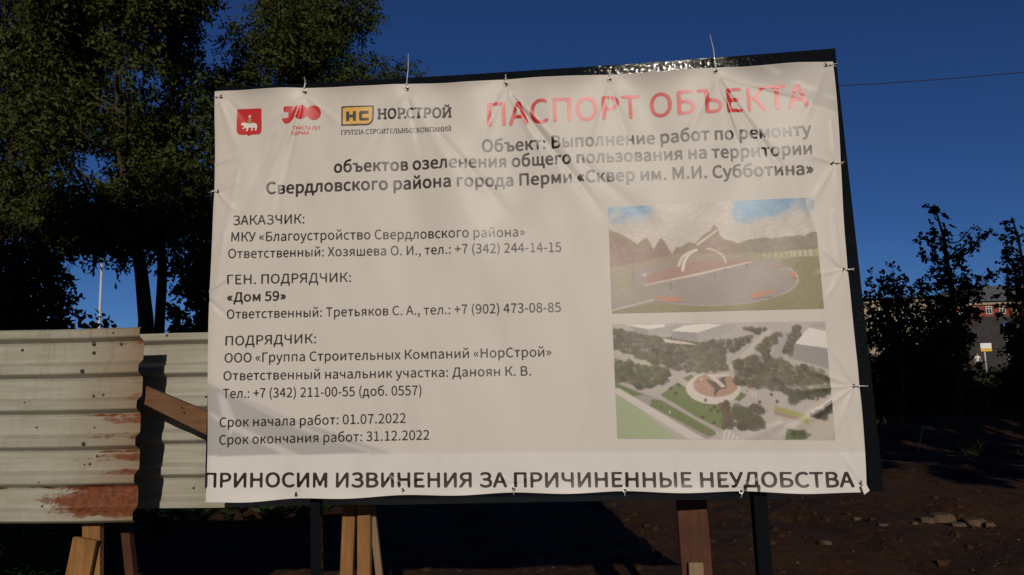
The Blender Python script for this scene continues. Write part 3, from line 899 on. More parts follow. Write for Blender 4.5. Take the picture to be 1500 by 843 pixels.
# ------------------------------------------------------------------ corrugated steel fence
def sheet_mat(name, rust):
    m = mat(name, (0.50, 0.47, 0.38), 0.5, 0.3)
    t = NT(m); v = t.coord()
    streak = t.noise(t.coord((1.2, 1, 16)), 2.4, 6, 0.65)
    blot = t.noise(v, 3.2, 6, 0.62)
    fine = t.noise(v, 34, 5, 0.7)
    col = t.mix(t.ramp(streak, [(0.38, 0), (0.72, 0.75)]), (0.365, 0.36, 0.30), (0.25, 0.225, 0.165))
    col = t.mix(t.ramp(blot, [(0.45, 0), (0.8, 0.55)]), col, (0.22, 0.185, 0.125))
    col = t.mix(t.ramp(fine, [(0.60, 0), (0.72, 0.5)]), col, (0.22, 0.17, 0.11))
    if rust:
        sp = t.n("ShaderNodeSeparateXYZ"); t.l(v, sp.inputs[0])
        x, z = sp.outputs[0], sp.outputs[2]
        rn = t.noise(t.coord((2.6, 1, 9)), 2.6, 6, 0.6, 0.5)
        near = t.math('ADD', t.math('MULTIPLY', x, 1.75), 1.02, True)          # 1 at the right-hand end
        band = None
        for z0, wdt, amp in ((0.115, 0.062, 1.30), (0.175, 0.022, .85), (0.25, 0.02, .40), (0.315, .025, .46), (0.345, .010, .48), (0.42, .03, .36), (.515, .012, .48), (.49, .03, .40), (.60, .05, .26), (.68, .05, .22), (.855, .03, .30)):
            g = t.math('DIVIDE', t.math('SUBTRACT', z, z0 - 0.02), wdt)
            g = t.math('MULTIPLY', t.math('POWER', 2.718, t.math('MULTIPLY', t.math('MULTIPLY', g, g), -1.0)), amp)
            band = g if band is None else t.math('MAXIMUM', band, g)
        r2 = t.noise(t.coord((3.0, 1, 7)), 7.0, 7, 0.72, 0.8)
        br = t.math('ADD', t.math('MULTIPLY', rn, 1.7), t.math('MULTIPLY', r2, 1.5))
        r = t.math('MULTIPLY', near, t.math('MULTIPLY', band, t.math('ADD', br, -0.95, True)))
        rc = t.mix(t.ramp(t.noise(v, 30, 6, .75), [(.35, 0), (.66, 1)]), (0.075, 0.024, 0.012), (0.22, 0.072, 0.027))
        # one long thin rust line under the lowest rib, drips below the top edge, and scratches
        g = t.math('DIVIDE', t.math('SUBTRACT', z, 0.163), 0.011)
        g = t.math('POWER', 2.718, t.math('MULTIPLY', t.math('MULTIPLY', g, g), -1.0))
        ln = t.noise(t.coord((1.6, 1, 3)), 5.0, 5, 0.7)
        r = t.math('MAXIMUM', r, t.math('MULTIPLY', g, t.ramp(ln, [(0.44, 0), (0.62, .32)])))
        dn = t.noise(t.coord((16, 1, 0.9)), 2.2, 5, 0.65)
        top = t.math('MULTIPLY', t.math('SUBTRACT', z, 0.55), 2.0, True)
        col = t.mix(t.math('MULTIPLY', t.ramp(dn, [(0.52, 0), (0.74, .75)]), t.math('ADD', t.math('MULTIPLY', top, .6), .3)), col, (0.17, 0.125, 0.08))
        ov = t.math('MULTIPLY', t.math('MULTIPLY', near, near), t.ramp(br, [(0.42, 0), (0.70, .8)]))
        col = t.mix(ov, col, (0.20, 0.130, 0.070))
        col = t.mix(t.ramp(r, [(0.16, 0), (0.20, 0.55), (0.27, 1.0)]), col, rc)
        t.l(t.math('ADD', t.math('MULTIPLY', r, 0.6), 0.40, True), t.p.inputs["Roughness"])
    t.l(col, t.p.inputs["Base Color"])
    sc = t.noise(t.coord((1.5, 1, 40), (3.3, 0, 1.7)), 3.0, 3, 0.8)
    col2 = t.mix(t.ramp(sc, [(0.66, 0), (0.70, .55)]), col, (0.15, 0.13, 0.10))
    t.l(col2, t.p.inputs["Base Color"])
    t.bump(t.math('ADD', blot, t.math('MULTIPLY', fine, 0.25)), 0.30, 0.014)
    return m
M_SHEET_RUST = sheet_mat("rusty_painted_sheet", True)
M_SHEET = sheet_mat("painted_sheet", False)

PITCH = 0.171
def profile(h, phase):
    """trapezoid corrugation running along x: (offset towards the viewer, z) pairs from the bottom up"""
    out = []
    z = -phase * PITCH
    key = [(0.0, 0.0), (0.52, 0.0), (0.66, 1.0), (0.87, 1.0), (1.0, 0.0)]
    D = 0.040
    pts = []
    n = 0
    while z + n * PITCH < h + PITCH:
        for f, d in key[:-1]: pts.append((z + (n + f) * PITCH, d * D))
        n += 1
    pts = np.array(pts)
    zs = sorted(set([0.0, h] + [p for p in pts[:, 0] if 0 < p < h]))
    return [(np.interp(q, pts[:, 0], pts[:, 1]), q) for q in zs]

def sheet(name, x0, x1, Y, zb, h, phase, material, parent, cols=40, sag=0.004, lean=0.0):
    pr = profile(h, phase)
    # round every bend a little
    q = []
    for i, (d, z) in enumerate(pr):
        if 0 < i < len(pr) - 1:
            for a, f in ((pr[i - 1], .10), (pr[i + 1], .10)): q.append((d + (a[0] - d) * f, z + (a[1] - z) * f))
        else: q.append((d, z))
    V, F = [], []
    n = len(q)
    for side in (0, 1):
        for i in range(cols + 1):
            x = x0 + (x1 - x0) * i / cols
            for d, z in q:
                w = sag * mnoise.noise(Vector((x * 1.7, z * 3.0, Y * 9))) + .35 * sag * mnoise.noise(Vector((x * 6, z * 7, Y)))
                ez = 0.004 * mnoise.noise(Vector((x * 2.2, z * .2, 4.4)))
                V.append((x + (.006 * mnoise.noise(Vector((3., z * 4, Y))) if i in (0, cols) else 0), Y - d + w + side * 0.0016 - lean * z, zb + z + ez))
    N = (cols + 1) * n
    for i in range(cols):
        for j in range(n - 1):
            a = i * n + j
            F.append((a, a + n, a + n + 1, a + 1)); F.append((N + a, N + a + 1, N + a + n + 1, N + a + n))
    for i in range(cols):
        for j in (0, n - 1):
            a = i * n + j; F.append((a, N + a, N + a + n, a + n) if j == 0 else (a, a + n, N + a + n, N + a))
    for j in range(n - 1):
        for i in (0, cols):
            a = i * n + j; F.append((a, a + 1, N + a + 1, N + a) if i == 0 else (a, N + a, N + a + 1, a + 1))
    o = link(name, V, F, material, parent, False)
    return o

def surf_d(z, h, phase):
    pr = profile(h, phase)
    return float(np.interp(z, [p[1] for p in pr], [p[0] for p in pr]))

def screw(x, z, Y, zb, h, phase, r, parent):
    d = surf_d(z - zb, h, phase)
    MB().tube([(x, Y - d + .002, z), (x, Y - d - .004, z), (x, Y - d - .006, z)], [r, r, r * .55], 9).build("screw", M_DARKMETAL, parent, True)

def board(name, label, pts_px, Y, w, d, material, parent, down=True, tilt=0.0, Y1=None):
    """a timber board: top centre pixel -> bottom centre pixel at distance Y, carried on into the ground"""
    a = at(*pts_px[0], Y); b = at(*pts_px[1], Y if Y1 is None else Y1)
    if down:
        f = (a[2] + .12) / (a[2] - b[2]); b = a + (b - a) * f
    up = (tilt, -1, 0)
    o = MB().bar(b, a, w, d, up, .003).build(name, material, parent)
    if label: o['label'] = label
    return o

def fences():
    # left run: its right-hand end is rusty and stands nearer the viewer
    Yl = 0.03
    xr = at(206, 620, Yl)[0]; ph = 0.585
    zb = at(205, 764, Yl)[2]; zt = at(203, 480, Yl)[2]
    h = zt - zb
    x0 = xr - 2.6
    t = thing("corrugated_fence", "nearer left run of white corrugated fence with a rusty right end", "fence", (xr, Yl, zb - .0))
    sheet("sheet", x0, xr, Yl, zb, h, ph, M_SHEET_RUST, t, 60, 0.007)
    for px, py, r in ((134, 504, .009), (134, 517, .008), (174, 504, .0065), (125, 544, .0105), (134, 581, .008), (148, 579, .0065), (29, 513, .007), (170, 488, .004), (139, 669, .006), (128, 681, .0065), (127, 650, .010), (120, 682, .004),
                      (58, 743, .006), (62, 706, .004), (50, 627, .005), (40, 590, .004), (78, 738, .004), (135, 627, .004)):
        p = at(px, py, Yl - .02); screw(p[0], p[2], Yl, zb, h, ph, r, t)
    board("stake", None, ((137, 600), (136, 843)), Yl + .09, .090, .035, M_WOOD, t)
    board("stake", None, ((126, 789), (103, 903)), Yl + .045, .118, .026, M_WOOD, t)
    board("stake", None, ((178, 700), (193, 843)), Yl + .30, .045, .045, M_WOOD_BROWN, t)
    board("stake", None, ((-170, 600), (-172, 843)), Yl + .09, .090, .035, M_WOOD, t)
    # rail the sheets are nailed to
    for py in (520, 690):
        p = at(100, py, Yl + .05)
        MB().bar((x0 + .02, Yl + .045, p[2]), (xr - .10, Yl + .045, p[2] + .0), .08, .03, (0, -1, 0), .003).build("rail", M_WOOD_GREY, t)

    # right run: set back, passing behind the sign
    Yr = 0.34
    xa = at(170, 600, Yr)[0]; xm = at(378, 740, Yr)[0]; xb = at(1150, 730, Yr)[0]
    zb = at(280, 742, Yr)[2]; zt = at(270, 488.5, Yr)[2]; h = zt - zb
    t = thing("corrugated_fence", "set back run of white corrugated fence passing behind the sign", "fence", (xa, Yr, zb))
    sheet("sheet", xa, xm, Yr, zb, h, .69, M_SHEET, t, 26, 0.004)
    sheet("sheet", xm - .06, xb, Yr + .012, zb + .0, h, .69, M_SHEET, t, 50, 0.006)
    for px, py in ((303, 582), (281, 716), (248, 492)):
        p = at(px, py, Yr - .02); screw(p[0], p[2], Yr, zb, h, .69, .006, t)
    board("stake", None, ((516, 640), (508, 843)), Yr + .10, .066, .03, M_WOOD, t)
    board("stake", None, ((534, 640), (534, 843)), Yr + .085, .068, .04, M_WOOD, t)
    board("stake", "thin weathered stake leaning right", ((535, 660), (556, 843)), Yr + .13, .035, .03, M_WOOD_GREY, t)
    board("stake", "wide brown board stake", ((1005, 640), (1021, 843)), Yr + .09, .150, .03, M_WOOD_BROWN, t)
    board("stake", "short pale stake nailed to the wide brown one", ((1019, 824), (1021, 870)), Yr + .05, .072, .022, M_WOOD_GREY, t)
    for z in (zb + .16, zb + .70):
        MB().bar((xa, Yr + .05, z), (xb, Yr + .05, z), .08, .03, (0, -1, 0), .003).build("rail", M_WOOD_GREY, t)
    # the plank leaning across the gap
    Yp = 0.085
    q = [at(212.5, 565, Yp), at(212.5, 592, Yp), at(372, 671, Yp + .03), at(372, 631, Yp + .03)]
    V = [p + np.array([0, dy, 0]) for dy in (-.016, .016) for p in q]
    o = link("plank", V, [(0, 1, 2, 3), (7, 6, 5, 4), (0, 4, 5, 1), (1, 5, 6, 2), (2, 6, 7, 3), (3, 7, 4, 0)], M_WOOD_PLANK)
    for kx, ky in ((266, 597), (269, 604.5)):
        k = at(kx, ky, Yp - .016); MB().tube([k + np.array([0, .003, 0]), k - np.array([0, .002, 0])], [.004, .0035], 8).build('nail', M_DARKMETAL, o)
    tag(o, "brown sawn plank slanting down across the gap between the two fence runs", "plank")
    md = o.modifiers.new("edge", 'BEVEL'); md.width = .0025; md.segments = 1
fences()

# ------------------------------------------------------------------ the information sign
W, H, Z0 = 3.0, 1.99, 1.0
def st(px, py):
    """photo pixel -> banner coordinates: s to the right, t up from the bottom left corner"""
    p = at(px, py, 0.0)
    return np.array([p[0] + W / 2, p[2] - Z0])

EYELETS_TOP = [st(x, y) for x, y in ((323, 141), (446, 135), (596, 130), (741, 123), (893, 116), (1048, 105), (1211, 94))]
EYELETS_SIDE = [st(x, y) for x, y in ((318, 280), (1220, 239), (1237, 395), (1252, 566))]
EYELETS_BOT = [st(x, y) for x, y in ((433, 725), (590, 718), (752, 717), (915, 719), (1086, 721), (1262, 708))]

def fold(px0, px1, w, amp, taper=0.25):
    a, b = st(*px0), st(*px1)
    return (a, b, w, amp, taper)
FOLDS = [fold((447, 138), (362, 335), .022, .0050), fold((444, 140), (398, 335), .020, -.0060), fold((446, 140), (350, 215), .020, .003), fold((450, 140), (512, 190), .02, .0035),
         fold((322, 145), (352, 235), .024, .0050), fold((330, 142), (375, 190), .02, -.0030), fold((306, 243), (350, 226), .014, .0055), fold((318, 282), (350, 262), .014, .0036), fold((318, 282), (346, 312), .016, .0042),
         fold((350, 240), (318, 420), .028, .0040), fold((300, 432), (345, 400), .012, .0055), fold((300, 434), (340, 470), .014, -.004), fold((405, 190), (330, 360), .026, -.0055), fold((330, 335), (310, 470), .02, .0030),
         fold((596, 134), (553, 215), .022, .0036), fold((598, 134), (672, 265), .028, .0036), fold((596, 134), (620, 235), .018, -.0028), fold((560, 180), (470, 290), .03, .0026),
         fold((742, 126), (885, 315), .020, -.0070), fold((742, 126), (800, 235), .018, .0036), fold((740, 126), (700, 215), .022, .0032), fold((742, 126), (848, 240), .016, .0030), fold((640, 190), (760, 330), .030, -.0040),
         fold((893, 120), (930, 230), .022, .0030), fold((893, 120), (868, 215), .022, .0026), fold((840, 225), (960, 330), .03, -.0024),
         fold((1048, 108), (1165, 275), .018, -.0074), fold((1048, 108), (1092, 215), .014, .0040), fold((1048, 108), (1000, 215), .022, .0030), fold((1048, 108), (1205, 150), .012, .0022), fold((1060, 140), (1082, 215), .012, -.0045),
         fold((1165, 240), (1200, 350), .02, -.0026), fold((1211, 97), (1170, 190), .022, .0038), fold((1222, 239), (1180, 225), .016, .0035), fold((1222, 241), (1188, 300), .016, .0038),
         fold((1215, 170), (1232, 300), .016, .0040), fold((1237, 395), (1205, 360), .014, .0036), fold((1237, 395), (1195, 402), .012, .0026), fold((1237, 396), (1210, 440), .014, .0036), fold((1222, 300), (1240, 470), .020, .0040),
         fold((1251, 566), (1180, 540), .014, .0042), fold((1251, 566), (1172, 572), .012, .0036), fold((1251, 566), (1190, 612), .014, .0046), fold((1251, 566), (1222, 640), .016, .0040), fold((1251, 566), (1218, 505), .014, .0040),
         fold((1205, 600), (1120, 660), .03, .0030), fold((1240, 600), (1258, 700), .016, .0038), fold((1262, 708), (1230, 660), .016, .0036), fold((1150, 620), (1060, 665), .03, .0022),
         fold((590, 716), (560, 700), .012, .0026), fold((590, 716), (622, 702), .012, .0026), fold((752, 715), (728, 702), .012, .0024), fold((752, 715), (782, 703), .012, .0024), fold((1086, 719), (1050, 704), .012, .0026), fold((1086, 719), (1120, 704), .012, .0022)]
WAVES = []
_r = np.random.default_rng(21)
for _ in range(16):
    lam = 0.16 + 0.55 * _r.random()
    th = _r.normal() * .55 + (0.35 if _r.random() < .5 else -.25)
    WAVES.append((2 * math.pi / lam * math.cos(th), 2 * math.pi / lam * math.sin(th), _r.random() * 6.28, 0.0034 * lam))

def relief(s, t):
    """how far the cloth stands out towards the viewer"""
    s = np.asarray(s, float); t = np.asarray(t, float)
    d = np.zeros(np.broadcast(s, t).shape)
    env = 0.35 + 0.65 * np.clip((t - 0.3) / 1.1, 0, 1)
    for kx, kz, ph, a in WAVES: d += a * env * np.sin(kx * s + kz * t + ph)
    # the top hem curls forward between the eyelets
    xs = [e[0] for e in EYELETS_TOP]
    u = np.interp(s, xs, np.arange(len(xs)))
    sc = np.sin(math.pi * (u - np.floor(u))) ** 2
    d += 0.034 * sc * np.exp(-np.clip(H - t, 0, None) / (0.022 + 0.033 * sc))
    xs = [0.0] + [e[0] for e in EYELETS_BOT]
    u = np.interp(s, xs, np.arange(len(xs)))
    sc = np.sin(math.pi * (u - np.floor(u))) ** 2
    d += 0.010 * sc * np.exp(-np.clip(t, 0, None) / 0.03)
    # side hems roll back a little
    d += -0.012 * np.exp(-np.clip(W - s, 0, None) / 0.03) - 0.008 * np.exp(-np.clip(s, 0, None) / 0.02)
    # eyelets are pulled in
    for e in EYELETS_TOP + EYELETS_SIDE + EYELETS_BOT:
        r2 = (s - e[0]) ** 2 + (t - e[1]) ** 2
        d -= 0.010 * np.exp(-np.sqrt(r2 + 1e-6) / 0.030)
    for a, b, w, amp, tp in FOLDS:
        ab = b - a; L = math.hypot(*ab); e = ab / L
        q = (s - a[0]) * e[0] + (t - a[1]) * e[1]; c = -(s - a[0]) * e[1] + (t - a[1]) * e[0]
        f = q / L
        wl = w * (0.45 + 0.75 * np.clip(f, 0, 1.2))
        env = np.clip(f / 0.08, 0, 1) * np.clip((1.12 - f) / 0.55, 0, 1)
        env = env * env * (3 - 2 * env)
        d += amp * env * np.exp(-(c / wl) ** 2)
    return d

def warp(s, t):
    """hems are not quite straight"""
    b = 4 * (s / W) * (1 - s / W)
    tt = t / H
    dt = -0.017 * b * np.clip(tt, 0, 1) ** 3 + 0.024 * b * np.clip(1 - tt, 0, 1) ** 5
    xs = [e[0] for e in EYELETS_TOP]
    u = np.interp(s, xs, np.arange(len(xs))); sc = np.sin(math.pi * (u - np.floor(u))) ** 2
    dt = dt - 0.013 * sc * np.exp(-(H - t) / .06)
    xs = [0.0] + [e[0] for e in EYELETS_BOT]
    u = np.interp(s, xs, np.arange(len(xs))); sc = np.sin(math.pi * (u - np.floor(u))) ** 2
    dt = dt - 0.007 * sc * np.exp(-np.clip(t, 0, None) / .04)
    ds = 0.006 * np.sin(t * 5.2 + .6) * np.exp(-s / .08) + 0.006 * np.sin(t * 4.3) * np.exp(-(W - s) / .08)
    return s + ds, t + dt

def unwarp(s, t):
    a, b = np.array(s, float), np.array(t, float)
    for _ in range(4):
        x, y = warp(a, b); a = a - (x - s); b = b - (y - t)
    return a, b

def on_banner(s, t, lift=0.0):
    """banner coordinates -> world points and surface normals"""
    s = np.asarray(s, float); t = np.asarray(t, float)
    e = 0.0015
    gs = (relief(s + e, t) - relief(s - e, t)) / (2 * e); gt = (relief(s, t + e) - relief(s, t - e)) / (2 * e)
    N = np.stack([-gs, -np.ones_like(gs), -gt], -1); N /= np.linalg.norm(N, axis=-1, keepdims=True)
    x, z = warp(s, t)
    P = np.stack([x - W / 2, -relief(s, t), z + Z0], -1) + N * lift
    return P, N

def cloth(name, S, T, F, material, parent, lift, colours=None):
    P, N = on_banner(S, T, lift)
    o = link(name, P, F, material, parent, True)
    me = o.data
    N[:, 0] *= 1.0
    me.normals_split_custom_set_from_vertices(N.tolist())
    if colours is not None:
        a = me.color_attributes.new("print", 'FLOAT_COLOR', 'POINT')
        a.data.foreach_set('color', np.concatenate([colours, np.ones((len(colours), 1))], 1).astype(np.float32).ravel())
    return o

def grid_faces(nx, ny):
    i, j = np.meshgrid(np.arange(nx - 1), np.arange(ny - 1))
    a = (j * nx + i).ravel()
    return np.stack([a, a + 1, a + nx + 1, a + nx], 1)

def poly_mask(poly, X, Y):
    r = np.zeros(X.shape, bool); n = len(poly)
    for i in range(n):
        x1, y1 = poly[i]; x0, y0 = poly[i - 1]
        if y1 == y0: continue
        r ^= ((y1 > Y) != (y0 > Y)) & (X < (x0 - x1) * (Y - y1) / (y0 - y1) + x1)
    return r

def vnoise(X, Y, seed, oct=4, rough=0.55):
    """value noise on arrays"""
    out = np.zeros(X.shape); a = 1.0; tot = 0
    for o in range(oct):
        r = np.random.default_rng(seed * 31 + o); G = r.random((256, 256))
        xi = np.floor(X).astype(int); yi = np.floor(Y).astype(int); fx = X - xi; fy = Y - yi
        fx = fx * fx * (3 - 2 * fx); fy = fy * fy * (3 - 2 * fy)
        g = lambda i, j: G[(i % 256), (j % 256)]
        out += a * ((g(xi, yi) * (1 - fx) + g(xi + 1, yi) * fx) * (1 - fy) + (g(xi, yi + 1) * (1 - fx) + g(xi + 1, yi + 1) * fx) * fy)
        tot += a; a *= rough; X = X * 2.03 + 11.3; Y = Y * 2.03 + 5.7
    return out / tot

sign = thing("info_sign", "large white construction information banner laced to a black steel frame", "sign", (0, 0.06, 0))

def make_banner():
    nx, ny = 500, 333
    s, t = np.meshgrid(np.linspace(0, W, nx), np.linspace(0, H, ny))
    col = np.ones((ny, nx, 3)) * np.array([0.575, 0.535, 0.49])
    X, Y = warp(s, t)
    # faint printed photograph of paving in two corners, and the white strip along the bottom
    def region(pts): return poly_mask([tuple(st(*p)) for p in pts], X, Y)
    def soft(mask, n=3):
        m = mask.astype(float)
        for _ in range(n):
            m = (np.roll(m, 1, 0) + np.roll(m, -1, 0) + np.roll(m, 1, 1) + np.roll(m, -1, 1) + 2 * m) / 6
        return m
    def paint(mask, c, k=1.0):
        nonlocal col
        col = col * (1 - (mask * k)[..., None]) + np.array(c) * (mask * k)[..., None]
    paint(soft(region([(280, 556), (304, 562), (420, 612), (505, 640), (570, 664), (570, 680), (280, 690)]), 4), (0.385, 0.37, 0.355))
    for q in (([(296, 560), (306, 565), (480, 640), (572, 668), (556, 668), (440, 630)]), ([(296, 600), (312, 606), (450, 672), (428, 672), (330, 626)]), ([(318, 575), (330, 580), (345, 615), (338, 640), (325, 610)])):
        paint(soft(region(q), 2), (0.545, 0.52, 0.49), .9)
    paint(soft(region([(1040, 80), (1060, 105), (1140, 140), (1230, 166), (1235, 80)]), 5), (0.48, 0.45, 0.415), .9)
    for q in ([(1100, 94), (1112, 90), (1146, 108), (1138, 112)], [(1157, 122), (1168, 118), (1199, 130), (1192, 135)], [(1204, 140), (1216, 138), (1226, 142), (1226, 146)]):
        paint(soft(region(q), 2), (0.60, 0.57, 0.53), .9)
    paint(soft(region([(1045, 103), (1140, 142), (1224, 164), (1224, 167), (1140, 145)]), 1), (0.62, 0.59, 0.55), .8)
    paint(soft(region([(270, 669), (560, 664.5), (900, 662), (1290, 662), (1300, 760), (270, 760)]), 1), (0.625, 0.60, 0.565))
    g = vnoise(s * 2.2, t * 2.2, 3)
    col *= (0.97 + 0.06 * g)[..., None]
    grime = np.clip(vnoise(s * 7, t * 2.5, 5, 5) - .60, 0, 1) * 1.3
    col = col * (1 - .35 * grime[..., None]) + np.array([.30, .25, .19]) * .35 * grime[..., None]
    o = cloth("banner", s.ravel(), t.ravel(), grid_faces(nx, ny), M_BANNER, sign, 0.0, col.reshape(-1, 3))
    o['label'] = "white vinyl banner"
    return o
banner = make_banner()

# ---- shapes and lettering printed on the cloth: outline -> fine patch that follows the folds
def raster(polys, x0, y0, w, h, cell, evenodd=False, ss=4):
    """coverage of the polygons at the nodes of a grid of that cell size"""
    nx, ny = int(w / cell) + 3, int(h / cell) + 3
    sub = cell / ss
    NX, NY = nx * ss, ny * ss
    ox, oy = x0 - cell, y0 - cell                      # node (0,0)
    acc = np.zeros((NY, NX + 1))
    for poly in polys:
        P = (np.asarray(poly, float) - [ox - cell / 2, oy - cell / 2]) / sub
        Q = np.roll(P, -1, 0)
        for (xa, ya), (xb, yb) in zip(P, Q):
            if ya == yb: continue
            sg = 1
            if ya > yb: xa, ya, xb, yb, sg = xb, yb, xa, ya, -1
            j0 = max(int(math.ceil(ya - .5)), 0); j1 = min(int(math.ceil(yb - .5)), NY)
            if j1 <= j0: continue
            j = np.arange(j0, j1)
            x = xa + (xb - xa) * (j + .5 - ya) / (yb - ya)
            i = np.clip(np.ceil(x - .5).astype(int), 0, NX)
            np.add.at(acc, (j, i), sg)
    win = np.cumsum(acc, 1)[:, :NX]
    fill = (np.mod(np.abs(win), 2) == 1) if evenodd else (win != 0)
    return fill, ox, oy, nx, ny, sub

def to_nodes(fill, nx, ny, ss=4):
    f = fill.astype(float)
    for _ in range(2):
        for ax in (0, 1): f = (np.roll(f, 1, ax) + np.roll(f, -1, ax) + f) / 3
    return f.reshape(ny, ss, nx, ss).mean((1, 3))

def march(g, ox, oy, cell, iso):
    """filled marching squares: vertices and faces of the region where g > iso"""
    ny, nx = g.shape
    ins = g > iso
    idx = {}; V = []; F = []
    def node(i, j):
        k = (i, j)
        if k not in idx: idx[k] = len(V); V.append((ox + i * cell, oy + j * cell))
        return idx[k]
    def cut(i, j, k, l):
        key = (i, j, k, l) if (i, j) < (k, l) else (k, l, i, j)
        if key not in idx:
            a, b = g[key[1], key[0]], g[key[3], key[2]]
            f = (iso - a) / (b - a)
            idx[key] = len(V); V.append((ox + (key[0] + (key[2] - key[0]) * f) * cell, oy + (key[1] + (key[3] - key[1]) * f) * cell))
        return idx[key]
    cnt = ins[:-1, :-1].astype(int) + ins[1:, :-1] + ins[:-1, 1:] + ins[1:, 1:]
    for j, i in zip(*np.nonzero(cnt)):
        cs = ((i, j), (i + 1, j), (i + 1, j + 1), (i, j + 1))
        f = []
        for a in range(4):
            c, d = cs[a], cs[(a + 1) % 4]
            ci, di = ins[c[1], c[0]], ins[d[1], d[0]]
            if ci: f.append(node(*c))
            if ci != di: f.append(cut(*c, *d))
        if len(f) > 2: F.append(tuple(f))
    return V, F

def grow(fill, n):
    """thicken (n>0) the filled area by about n sub-cells"""
    for k in range(abs(n)):
        s = fill.copy()
        sh = [(0, 1), (0, -1), (1, 0), (-1, 0)] + ([(1, 1), (1, -1), (-1, 1), (-1, -1)] if k % 2 else [])
        for dy, dx in sh: s |= np.roll(np.roll(fill, dy, 0), dx, 1)
        fill = s
    return fill

def printed(name, polys, material, lift=0.0013, cell=0.0025, evenodd=False, label=None, fill_fn=None, mapping=None):
    A = np.concatenate([np.asarray(p, float) for p in polys])
    lo, hi = A.min(0) - cell * 6, A.max(0) + cell * 6
    fill, ox, oy, nx, ny, sub = raster(polys, lo[0], lo[1], hi[0] - lo[0], hi[1] - lo[1], cell, evenodd)
    if fill_fn is not None: fill = fill_fn(fill, sub)
    V, F = march(to_nodes(fill, nx, ny), ox, oy, cell, 0.5)
    V = np.array(V)
    if mapping is not None: V = mapping(V)
    s, t = unwarp(V[:, 0], V[:, 1])
    o = cloth(name, s, t, F, material, banner, lift)
    if label: o['label'] = label
    return o

